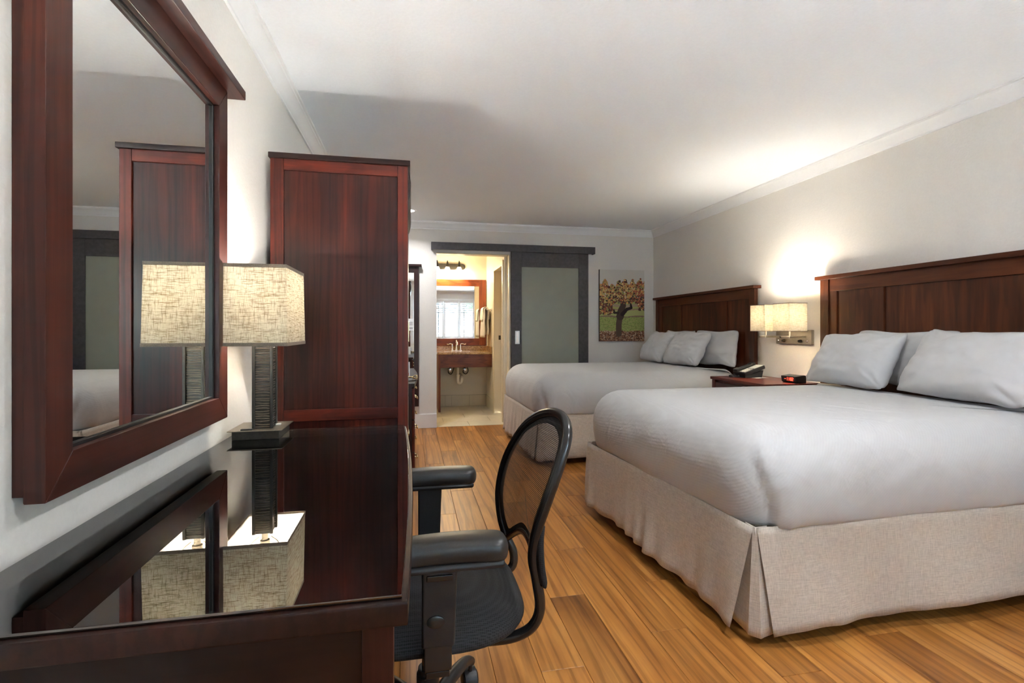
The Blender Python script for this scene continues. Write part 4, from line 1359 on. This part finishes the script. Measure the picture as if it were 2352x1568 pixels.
        for i in range(81):
            x = Xn + op + (HX - Xn - op) * i / 80
            d = x - Xn - op
            y = Y0 - fl * (0.85 - 0.25 * sstep(0, 0.8, d)) - 0.015 * v * math.sin(d * 6.5 + 0.8 + seed + 2 * noise.noise(Vector((d * 1.5, seed, 2.0)))) * sstep(0.0, 0.15, d) - 0.012 * v * math.exp(-((d - 0.16 - 0.12 * v) / 0.07) ** 2)
            pts.append((x, y))
        return pts
    rows = []
    NV = 12
    for k in range(NV + 1):
        v = k / NV
        row_ = strip_row(v)
        out = []
        for i, (x, y) in enumerate(row_):
            z = zt + (zb - zt) * v
            if v > 0.5:
                g_ = (v - 0.5) * 2
                z += g_ * (0.014 * noise.noise(Vector((x * 2.0 + seed, y * 2.0, 4.0))) + 0.006 * noise.noise(Vector((x * 8, y * 8, seed))))
                dc = math.hypot(x - Xn, y - Y0)
                z -= g_ * 0.018 * math.exp(-(dc / 0.12) ** 2)
            out.append(Vector((x, y, max(z, 0.02))))
        rows.append(out)
    bm = B(); add_grid(bm, rows)
    bmesh.ops.recalc_face_normals(bm, faces=bm.faces)
    o = finish('bed_skirt', bm, M_SKIRT, t, angle=50, label='taupe linen skirt hanging from under the mattress')
    md = o.modifiers.new('cloth', 'SOLIDIFY'); md.thickness = 0.003; md.offset = 0.0
    return t
bed('near bed with white sheets and taupe skirt, closest to the camera', 1.640, 3.130, 1.245, 1.130, 3.020, 1.0, 0.011)
bed('far bed with white sheets and gathered taupe skirt near the bathroom', 4.180, 5.640, 1.075, 1.045, 3.020, 5.0, 0.016)

# ------------------------------------------------------------------ pillows
def pillow_mesh(seed, L=0.70, Hh=0.40, Th=0.20):
    bm = B()
    nu, nv = 56, 40
    top, bot = [], []
    for s, rows in ((1, top), (-1, bot)):
        for i in range(nu + 1):
            u = -1 + 2 * i / nu
            r_ = []
            for j in range(nv + 1):
                v = -1 + 2 * j / nv
                # edges pull in between the corners so that the corners stand out as ears
                pw = 7.0 if (u * v > 0) else 14.0
                rnd_ = max(abs(u), abs(v), 1e-6) / ((abs(u) ** pw + abs(v) ** pw) ** (1 / pw) + 1e-9)
                y = L / 2 * u * rnd_ * (1 - 0.065 * (1 - abs(v) ** 2.4))
                x = Hh / 2 * v * rnd_ * (1 - 0.085 * (1 - abs(u) ** 2.4))
                th = (max(0.0, 1 - abs(u) ** 3.0) ** 0.52) * (max(0.0, 1 - abs(v) ** 2.6) ** 0.50)
                z = s * Th / 2 * th * (1 - 0.22 * v)
                e = th * (1 - th) * 4
                z += s * (0.014 * noise.noise(Vector((u * 2.2 + seed, v * 2.2, s * 1.5 + seed))) + 0.010 * noise.noise(Vector((u * 5 + seed, v * 5, s * 3)))) * min(1, th * 3)
                # gathers radiating from the corners
                cu, cv = 1 - abs(u), 1 - abs(v)
                dd = math.hypot(cu, cv)
                z += s * 0.010 * math.sin(math.atan2(cv, cu + 1e-6) * 9 + seed) * math.exp(-(dd / 0.45) ** 2) * min(1, th * 4)
                x += 0.018 * noise.noise(Vector((u * 1.7, seed, v)))
                r_.append(Vector((x, y, z)))
            rows.append(r_)
    add_grid(bm, top)
    add_grid(bm, [list(reversed(r_)) for r_ in bot])
    bmesh.ops.remove_doubles(bm, verts=bm.verts, dist=0.0008)
    bmesh.ops.recalc_face_normals(bm, faces=bm.faces)
    me = bpy.data.meshes.new('pillow')
    bm.to_mesh(me); bm.free()
    me.polygons.foreach_set('use_smooth', [True] * len(me.polygons))
    me.materials.append(M_PILLOW)
    return me
PM = [pillow_mesh(s) for s in (1.3, 4.7, 8.2, 11.9)]
def pillow(k, base, tilt, yaw, roll, label, group, flip=False, squash=1.0, ls=1.0):
    o = bpy.data.objects.new('pillow', PM[k])
    link(o)
    Hh = 0.40 * squash
    m = T(*base) @ RZ(yaw) @ RY(-tilt) @ RX(roll) @ T(Hh / 2, 0, 0)
    if flip:
        m = m @ RX(PI)
    o.matrix_world = m @ Matrix.Diagonal((squash, ls, 0.5 if squash < 1 else 0.9, 1))
    return tag(o, label, 'pillow', group)
ZB = 0.815
g1, g2 = 'pillows on the near bed', 'pillows on the far bed'
rad = math.radians
pillow(0, (2.955, 2.56, ZB - 0.005), rad(84), rad(1), 0, 'white pillow behind the front one near the lamps on the near bed', g1, False, 0.90, 0.95)
pillow(1, (2.955, 1.86, ZB - 0.005), rad(84), rad(-1), 0.02, 'white pillow at the back of the near bed against the middle of the headboard', g1, True, 0.90, 0.95)
pillow(2, (2.70, 2.735, ZB - 0.008), rad(60), rad(3), 0.0, 'plump white pillow in front on the near bed, on the nightstand side', g1, False, 1.0, 0.82)
pillow(3, (2.71, 2.065, ZB - 0.008), rad(60), rad(-5), 0.02, 'largest looking white pillow in front on the near bed, cut by the photo edge', g1, False, 1.05, 0.98)
pillow(1, (2.955, 5.20, ZB - 0.005), rad(84), rad(-1), 0, 'white pillow standing at the back of the far bed on the wall side', g2, False, 0.90, 0.95)
pillow(0, (2.945, 4.50, ZB - 0.005), rad(82), rad(2), 0.03, 'white pillow at the back of the far bed beside the telephone', g2, True, 0.90, 0.95)
pillow(3, (2.68, 5.33, ZB - 0.008), rad(60), rad(-3), 0.02, 'white pillow in front on the far bed, under the canvas picture', g2, False, 1.0, 0.82)
pillow(2, (2.69, 4.72, ZB - 0.008), rad(60), rad(5), 0.0, 'crumpled white pillow in front on the far bed, on the lamp side', g2, True, 1.0, 0.84)

# ------------------------------------------------------------------ nightstand and things on it
nx0, nx1, ny0, ny1, nz = 2.600, 3.04, 3.300, 3.995, 0.760
t = thing('nightstand', 'dark wood nightstand between the two beds', 'nightstand', (2.83, 3.65, 0))
box('top', (nx0 - 0.012, XR - 0.018, ny0, ny1, nz - 0.024, nz), wood('frame', 'y'), t, bev=0.004)
box('carcass', (nx0 + 0.02, XR - 0.022, ny0 + 0.012, ny1 - 0.012, 0.03, nz - 0.024), wood('frame', 'z'), t)
for a in (ny0 + 0.012, ny1 - 0.052):
    box('post', (nx0, nx0 + 0.04, a, a + 0.04, 0, nz - 0.024), wood('frame', 'z'), t)
for z0 in (0.10, 0.42):
    dr = box('drawer', (nx0 + 0.002, nx0 + 0.022, ny0 + 0.056, ny1 - 0.056, z0, z0 + 0.295), wood('panel', 'y'), t, bev=0.003)
    bm = B(); add_lathe(bm, [(0.006, 0.0), (0.006, 0.012), (0.013, 0.018), (0.011, 0.026), (0, 0.028)], 14, T(nx0 + 0.002, (ny0 + ny1) / 2, z0 + 0.15) @ RY(-PI / 2)); finish('knob', bm, M_BRONZE, dr)

def place(name, label, cat, loc, rz):
    t = thing(name, label, cat, loc)
    t.rotation_euler = (0, 0, rz)
    ORG[t.name] = Vector()     # parts of this thing are built in its own local space
    return t
# telephone: local x = length (keys face up), faces -x
ph = place('telephone', 'black desk telephone with grey keypad on the nightstand', 'telephone', (2.865, 3.845, nz), rad(4))
tilt = T(-0.10, 0, 0.014) @ RY(rad(-17))
bm = B(); add_box(bm, 0, 0.215, -0.075, 0.075, 0, 0.032, bev=0.006, mat=tilt)
add_prism(bm, [(-0.085, 0.0005), (0.085, 0.0005), (0.10, 0.06), (-0.085, 0.016)], 'y', -0.055, 0.055); finish('body', bm, M_BLACKP, ph)
bm = B(); add_box(bm, 0.005, 0.21, 0.020, 0.072, 0.030, 0.050, bev=0.009, mat=tilt); add_box(bm, 0.005, 0.055, 0.018, 0.074, 0.026, 0.056, bev=0.010, mat=tilt); add_box(bm, 0.16, 0.21, 0.018, 0.074, 0.026, 0.056, bev=0.010, mat=tilt); finish('handset', bm, M_BLACKPU, ph)
bm = B(); add_box(bm, 0.115, 0.205, -0.068, 0.010, 0.0315, 0.0335, mat=tilt); finish('label_panel', bm, M_SCREEN, ph)
for i in range(4):
    for j in range(3):
        bm = B(); add_box(bm, 0.018 + i * 0.022, 0.033 + i * 0.022, -0.062 + j * 0.024, -0.045 + j * 0.024, 0.031, 0.0355, bev=0.0015, seg=1, mat=tilt); finish('key', bm, M_KEY, ph)
bm = B()
cpts = []
axis = catmull([(-0.095, 0.05, 0.02), (-0.135, 0.055, 0.014), (-0.175, 0.03, 0.010), (-0.16, -0.01, 0.010), (-0.125, -0.02, 0.010), (-0.10, 0.01, 0.012)], 40)
for i, p in enumerate(axis):
    a = i * 0.95
    cpts.append(p + Vector((0.0, 0.006 * math.cos(a), 0.007 * math.sin(a) + 0.001)))
add_tube(bm, cpts, 0.0016, 5); finish('coiled_cord', bm, M_BLACKP, ph)
np_ = place('notepad', 'white notepad lying under the telephone', 'notepad', (2.905, 3.80, nz + 0.0003), rad(10))
bm = B(); add_box(bm, -0.07, 0.08, -0.06, 0.06, 0, 0.0002); finish('page', bm, M_PAPER, np_, smooth=False)
# alarm clock, facing -x
ck = place('alarm_clock', 'small black alarm clock with red digits on the nightstand', 'clock', (2.915, 3.385, nz), rad(8))
bm = B(); add_prism(bm, [(-0.05, 0.008), (-0.035, 0.0005), (0.05, 0.0005), (0.05, 0.055), (0.03, 0.060), (-0.058, 0.052)], 'y', -0.068, 0.068)
bmesh.ops.bevel(bm, geom=list(bm.edges), offset=0.003, segments=2, profile=0.5, affect='EDGES', clamp_overlap=True); finish('case', bm, M_BLACKP, ck)
bm = B(); add_box(bm, -0.0578, -0.0540, -0.055, 0.055, 0.012, 0.048, mat=Matrix()); finish('display_window', bm, M_GASKET, ck)
def digits(text, parent, x, y_start, z0, hgt, wid, gap, mat):
    segs = {'0': 'abcdef', '1': 'bc', '2': 'abged', '5': 'afgcd', '4': 'fgbc', '-': 'g'}
    s = 0.0028
    y = y_start
    bm = B()
    for ch in text:
        if ch == ':':
            for zz in (0.3, 0.7):
                add_box(bm, x - 0.0006, x, y - s, y, z0 + hgt * zz - s / 2, z0 + hgt * zz + s / 2)
            y -= s + gap
            continue
        for g_ in segs[ch]:
            yb = {'a': (y, y - wid, z0 + hgt - s, z0 + hgt), 'g': (y, y - wid, z0 + hgt / 2 - s / 2, z0 + hgt / 2 + s / 2), 'd': (y, y - wid, z0, z0 + s),
                  'f': (y, y - s, z0 + hgt / 2, z0 + hgt), 'e': (y, y - s, z0, z0 + hgt / 2), 'b': (y - wid + s, y - wid, z0 + hgt / 2, z0 + hgt), 'c': (y - wid + s, y - wid, z0, z0 + hgt / 2)}[g_]
            add_box(bm, x - 0.0006, x, min(yb[0], yb[1]), max(yb[0], yb[1]), yb[2], yb[3])
        y -= wid + gap
    return finish('digits', bm, mat, parent, smooth=False, label='glowing red digits')
digits('-11:02', ck, -0.0578, 0.033, 0.018, 0.024, 0.011, 0.004, M_LED)

# ------------------------------------------------------------------ double sconce over the nightstand
t = thing('wall_sconce', 'double wall lamp with two square cream shades between the headboards', 'wall lamp', (XR, 3.57, 1.1))
bp = box('back_plate', (XR - 0.026, XR - 0.0005, 3.385, 3.775, 1.052, 1.168), M_NICKEL, t, bev=0.003)
for y in (3.425, 3.740):
    bm = B(); add_lathe(bm, [(0.009, 0.0), (0.009, 0.006), (0.004, 0.010), (0, 0.011)], 12, T(XR - 0.026, y, 1.078) @ RY(-PI / 2)); finish('cap_screw', bm, M_CHROME, bp)
for y in (3.495, 3.675):
    bm = B(); add_lathe(bm, [(0.013, 0.0), (0.013, 0.010), (0.010, 0.022), (0, 0.023)], 14, T(XR - 0.026, y, 1.078) @ RY(-PI / 2)); finish('rotary_switch', bm, M_BRONZE, bp)
for yc, ya in ((3.365, 3.45), (3.632, 3.69)):
    xc = 2.862
    bm = B()
    add_box(bm, XR - 0.07, XR - 0.026, ya - 0.012, ya + 0.012, 1.103, 1.122, bev=0.002)
    add_box(bm, xc - 0.012, XR - 0.06, ya - 0.011, ya + 0.011, 1.104, 1.121, bev=0.002)
    lo, hi = min(yc, ya) - 0.012, max(yc, ya) + 0.011
    add_box(bm, xc - 0.012, xc + 0.012, lo, hi, 1.104, 1.121, bev=0.002)
    add_lathe(bm, [(0.008, 1.121), (0.008, 1.165), (0.014, 1.167), (0.014, 1.205)], 14, T(xc, yc, 0))
    arm = finish('arm', bm, M_NICKEL, t)
    bm = B(); add_lathe(bm, [(0, 1.350), (0.016, 1.342), (0.026, 1.322), (0.024, 1.300), (0.013, 1.250), (0.011, 1.205)], 14, T(xc, yc, 0)); finish('bulb', bm, M_BULB, arm)
    bm = B(); add_grid(bm, square_ring(xc, yc, 0.079, 0.086, 1.158, 0.079, 0.086, 1.372, 10)); bmesh.ops.remove_doubles(bm, verts=bm.verts, dist=1e-5); sh = finish('shade', bm, M_SCONCE, arm)
    bm = B(); add_grid(bm, square_ring(xc, yc, 0.077, 0.084, 1.1585, 0.077, 0.084, 1.3715, 10)); bmesh.ops.remove_doubles(bm, verts=bm.verts, dist=1e-5); finish('shade_lining', bm, M_SCONCE_IN, arm)
    bm = B()
    for z in (1.1585, 1.3715):
        add_tube(bm, [(xc - 0.079, yc - 0.086, z), (xc + 0.079, yc - 0.086, z), (xc + 0.079, yc + 0.086, z), (xc - 0.079, yc + 0.086, z)], 0.0022, 6, closed=True)
    finish('shade_wire', bm, M_SHADE_BAND, arm)
    lamp('sconce_bulb_light', 'POINT', (xc, yc, 1.318), SCONCE_W, t, (1.0, 0.96, 0.89), 0.028)

# ------------------------------------------------------------------ office chair
CXc, CYc = 0.045, 1.405
t = thing('office_chair', 'black office chair with mesh back tucked under the desk', 'chair', (CXc, CYc, 0))
# five-star base with casters
bm = B(); add_lathe(bm, [(0.028, 0.075), (0.042, 0.080), (0.046, 0.105), (0.040, 0.135), (0.034, 0.140)], 24, T(CXc, CYc, 0)); finish('hub', bm, M_BLACKP, t)
for k in range(5):
    a = rad(57 + 72 * k)
    m = T(CXc, CYc, 0) @ RZ(a)
    pts = catmull([m @ Vector(p) for p in ((0.02, 0, 0.112), (0.10, 0, 0.122), (0.18, 0, 0.120), (0.235, 0, 0.108), (0.268, 0, 0.088))], 5)
    bm = B(); add_tube(bm, pts, [0.023 - 0.009 * i / 20 for i in range(21)], 12); lg = finish('base_arm', bm, M_BLACKPU, t)
    tip = m @ Vector((0.262, 0, 0))
    cm = T(tip.x, tip.y, 0) @ RZ(a + 0.7)
    bm = B()
    for s in (-1, 1):
        add_lathe(bm, [(0, -0.011), (0.022, -0.010), (0.0275, -0.006), (0.0275, 0.006), (0.022, 0.010), (0, 0.011)], 20, cm @ T(0.012, s * 0.0155, 0.0278) @ RX(PI / 2))
    add_tube(bm, [cm @ Vector((0, 0, 0.05)), cm @ Vector((0, 0, 0.10))], 0.006, 8)
    finish('wheel', bm, M_BLACKP, lg)
    bm = B()
    add_tube(bm, [cm @ Vector((0.012 + 0.033 * math.cos(q * PI / 10), 0, 0.028 + 0.033 * math.sin(q * PI / 10))) for q in range(-1, 12)], 0.004, 6, ry=0.022, up=(0, 0, 1))
    finish('wheel_hood', bm, M_BLACKP, lg)
bm = B(); add_lathe(bm, [(0.031, 0.135), (0.031, 0.222), (0.027, 0.226), (0.027, 0.238), (0.022, 0.240)], 24, T(CXc, CYc, 0)); finish('gas_cylinder_cover', bm, M_BLACKP, t)
bm = B(); add_lathe(bm, [(0.0165, 0.236), (0.0165, 0.405)], 20, T(CXc, CYc, 0)); finish('piston', bm, M_CHROME, t)
box('seat_mechanism', (CXc - 0.09, CXc + 0.11, CYc - 0.07, CYc + 0.07, 0.375, 0.415), M_BLACKP, t, bev=0.008)
# seat cushion
bm = B()
SH, SL, STZ = 0.262, 0.255, 0.488
sc_x = CXc + 0.0
NT = 64
def seat_ring(rho, up):
    out = []
    for k in range(NT):
        th = 2 * PI * k / NT
        c_, s_ = math.cos(th), math.sin(th)
        ex = 2.0 / 3.4
        x = math.copysign(abs(c_) ** ex, c_) * SL * rho
        y = math.copysign(abs(s_) ** ex, s_) * SH * rho
        if x > 0:
            y *= 1 - 0.16 * (x / SL) ** 3
        e = (max(0.0, 1 - rho ** 4)) ** 0.5
        u, v = x / SL, y / SH
        dome = 0.016 * (1 - u * u) * (1 - v * v) - 0.05 * max(0, -u - 0.5) ** 2
        out.append(Vector((sc_x + x, CYc + y, 0.434 + (0.050 * e + max(-0.03, dome) if up else -0.024 * e))))
    return out
rhos = [1.0, 0.985, 0.96, 0.92, 0.85, 0.75, 0.6, 0.4, 0.2, 0.02]
sr = [seat_ring(r_, False) for r_ in reversed(rhos)] + [seat_ring(r_, True) for r_ in rhos[1:]]
SR = [[bm.verts.new(v) for v in r_] for r_ in sr]
for r0, r1 in zip(SR, SR[1:]):
    for k in range(NT):
        bm.faces.new((r0[k], r0[(k + 1) % NT], r1[(k + 1) % NT], r1[k]))
bm.faces.new(SR[0]); bm.faces.new(SR[-1])
bmesh.ops.recalc_face_normals(bm, faces=bm.faces)
finish('seat', bm, M_SEAT, t, angle=70)
# back: leaning oval of bent steel tube, closed below by an arch, with netting stretched inside
tube_ctrl = [(0.10, 1.262, 0.385), (0.19, 1.255, 0.384), (0.256, 1.248, 0.390), (0.300, 1.235, 0.418), (0.318, 1.225, 0.469), (0.308, 1.220, 0.544), (0.297, 1.214, 0.602), (0.303, 1.205, 0.665),
             (0.323, 1.195, 0.732), (0.353, 1.191, 0.817), (0.381, 1.203, 0.893), (0.392, 1.240, 0.925), (0.393, 1.293, 0.940), (0.384, 1.360, 0.937), (0.364, 1.434, 0.914), (0.336, 1.512, 0.862),
             (0.302, 1.590, 0.759), (0.284, 1.625, 0.650), (0.288, 1.622, 0.560), (0.304, 1.602, 0.497), (0.325, 1.595, 0.446), (0.318, 1.593, 0.400), (0.262, 1.590, 0.382), (0.19, 1.585, 0.384), (0.10, 1.580, 0.385)]
bm = B(); add_tube(bm, catmull(tube_ctrl, 5), 0.0135, 12); finish('back_frame', bm, M_BLACKM, t, label='bent black steel tube frame', angle=60)
arch_ctrl = [(0.304, 1.604, 0.490), (0.318, 1.540, 0.532), (0.323, 1.450, 0.574), (0.321, 1.360, 0.589), (0.316, 1.290, 0.582), (0.306, 1.222, 0.552)]
bm = B(); add_tube(bm, catmull(arch_ctrl, 6), 0.0105, 10); finish('lower_arch', bm, M_BLACKM, t, angle=60)
loop_pts = catmull([Vector(p) for p in tube_ctrl[5:20]], 5) + catmull([Vector(p) for p in arch_ctrl], 5)[1:-1]
# resample the closed loop evenly
def resample(pts, n):
    pts = list(pts) + [pts[0]]
    ds = [0.0]
    for a_, b_ in zip(pts, pts[1:]):
        ds.append(ds[-1] + (b_ - a_).length)
    out, j = [], 0
    for i in range(n):
        d = ds[-1] * i / n
        while ds[j + 1] < d:
            j += 1
        f = (d - ds[j]) / max(1e-9, ds[j + 1] - ds[j])
        out.append(pts[j].lerp(pts[j + 1], f))
    return out
loop_pts = resample(loop_pts, 96)
cen_b = Vector((0.338, 1.405, 0.745))
def net_ring(k):
    out = []
    for p in loop_pts:
        q = cen_b + (p - cen_b) * k
        q.x -= 0.020 * (1 - k * k)
        out.append(q)
    return out
bm = B()
uvl = bm.loops.layers.uv.new('UVMap')
R = [[(bm.verts.new(q), (q.y, q.z)) for q in net_ring(k)] for k in (0.84, 0.66, 0.48, 0.30, 0.12)]
def quad(vs):
    f = bm.faces.new([v[0] for v in vs])
    for l, v in zip(f.loops, vs):
        l[uvl].uv = (v[1][0] * 2.0, v[1][1] * 2.0)
for r0, r1 in zip(R, R[1:]):
    for i in range(96):
        quad((r0[i], r0[(i + 1) % 96], r1[(i + 1) % 96], r1[i]))
quad(R[-1])
finish('back_netting', bm, M_NET, t, angle=80, label='see-through black netting')
bm = B()
add_grid(bm, [(lambda r_: r_ + r_[:1])(net_ring(k)) for k in (0.985, 0.93, 0.84)])
finish('netting_border', bm, M_SEAT, t, angle=80)
# padded edge strip hanging behind the near side of the frame
bm = B(); add_tube(bm, catmull([(0.318, 1.214, 0.690), (0.313, 1.210, 0.640), (0.317, 1.212, 0.575), (0.326, 1.215, 0.530)], 5), [0.004] + [0.011] * 13 + [0.010, 0.006], 10, ry=0.016); finish('lumbar_pad', bm, M_SEAT, t, angle=60)
# arms: padded top, broad post, foot under the seat
def arm(yc, sgn):
    P = []
    n = 20
    bm = B()
    pts = [Vector((-0.045 + 0.262 * i / 16, yc - sgn * 0.004 * math.sin(PI * i / 16), 0.676 + 0.004 * math.sin(PI * i / 16))) for i in [8 - 8 * math.cos(PI * q / 28) for q in range(29)]]
    rings = []
    for q, p in enumerate(pts):
        f = 0.5 - 0.5 * math.cos(PI * q / 28)
        w_ = 0.046 * (1 - 0.12 * (1 - f)) * max(0.0, 1 - (max(0, abs(f - 0.5) - 0.36) / 0.14) ** 2.2) ** 0.5
        h_ = 0.027 * max(0.0, 1 - (max(0, abs(f - 0.5) - 0.42) / 0.08) ** 2.4) ** 0.5
        w_, h_ = max(w_, 0.004), max(h_, 0.004)
        ring = []
        for k in range(n):
            q = 2 * PI * k / n
            cx, cz = math.cos(q), math.sin(q)
            ring.append(bm.verts.new(p + Vector((0, math.copysign(abs(cx) ** 0.6, cx) * w_, math.copysign(abs(cz) ** 0.6, cz) * h_))))
        rings.append(ring)
    for a, b in zip(rings, rings[1:]):
        for k in range(n):
            bm.faces.new((a[k], a[(k + 1) % n], b[(k + 1) % n], b[k]))
    bm.faces.new(rings[0]); bm.faces.new(list(reversed(rings[-1])))
    bmesh.ops.recalc_face_normals(bm, faces=bm.faces)
    pad = finish('arm_pad', bm, M_BLACKPU, t, angle=50)
    bm = B(); add_box(bm, -0.035, 0.205, yc - 0.040, yc + 0.040, 0.642, 0.660, bev=0.008, seg=3); finish('pad_base', bm, M_BLACKP, pad)
    # sleeve and inner post, leaning slightly
    yo = yc + 0.006 * sgn
    bm = B()
    add_prism(bm, [(0.022, 0.47), (0.094, 0.47), (0.100, 0.640), (0.022, 0.640)], 'y', yo - 0.013, yo + 0.013)
    bmesh.ops.bevel(bm, geom=list(bm.edges), offset=0.006, segments=3, profile=0.5, affect='EDGES', clamp_overlap=True)
    sl = finish('arm_sleeve', bm, M_BLACKP, t)
    bm = B(); add_box(bm, 0.034, 0.090, yo - 0.009, yo + 0.009, 0.635, 0.660, bev=0.003); finish('arm_bracket', bm, M_BLACKP, t)
    ys_ = yo + sgn * 0.0135
    bm = B()
    add_lathe(bm, [(0.017, -0.001), (0.017, 0.0025), (0.012, 0.0045), (0.0, 0.005)], 20, T(0.052, ys_, 0.530) @ RX(PI / 2 * (1 if sgn < 0 else -1)) @ Matrix.Diagonal((1.15, 0.8, 1, 1)))
    finish('height_button', bm, M_BLACKM, sl)
    bm = B(); add_box(bm, 0.032, 0.090, ys_ - 0.003, ys_ + 0.003, 0.618, 0.632, bev=0.0028, seg=3); finish('release_lever', bm, M_BLACKM, sl)
    bm = B()
    add_box(bm, 0.026, 0.088, yo - 0.012, yo + 0.012, 0.418, 0.475, bev=0.004)
    ye = CYc + sgn * 0.05
    add_box(bm, 0.030, 0.084, min(yo, ye), max(yo, ye), 0.396, 0.411, bev=0.003)
    finish('arm_foot', bm, M_BLACKM, t)
arm(1.128, -1)
arm(1.700, 1)
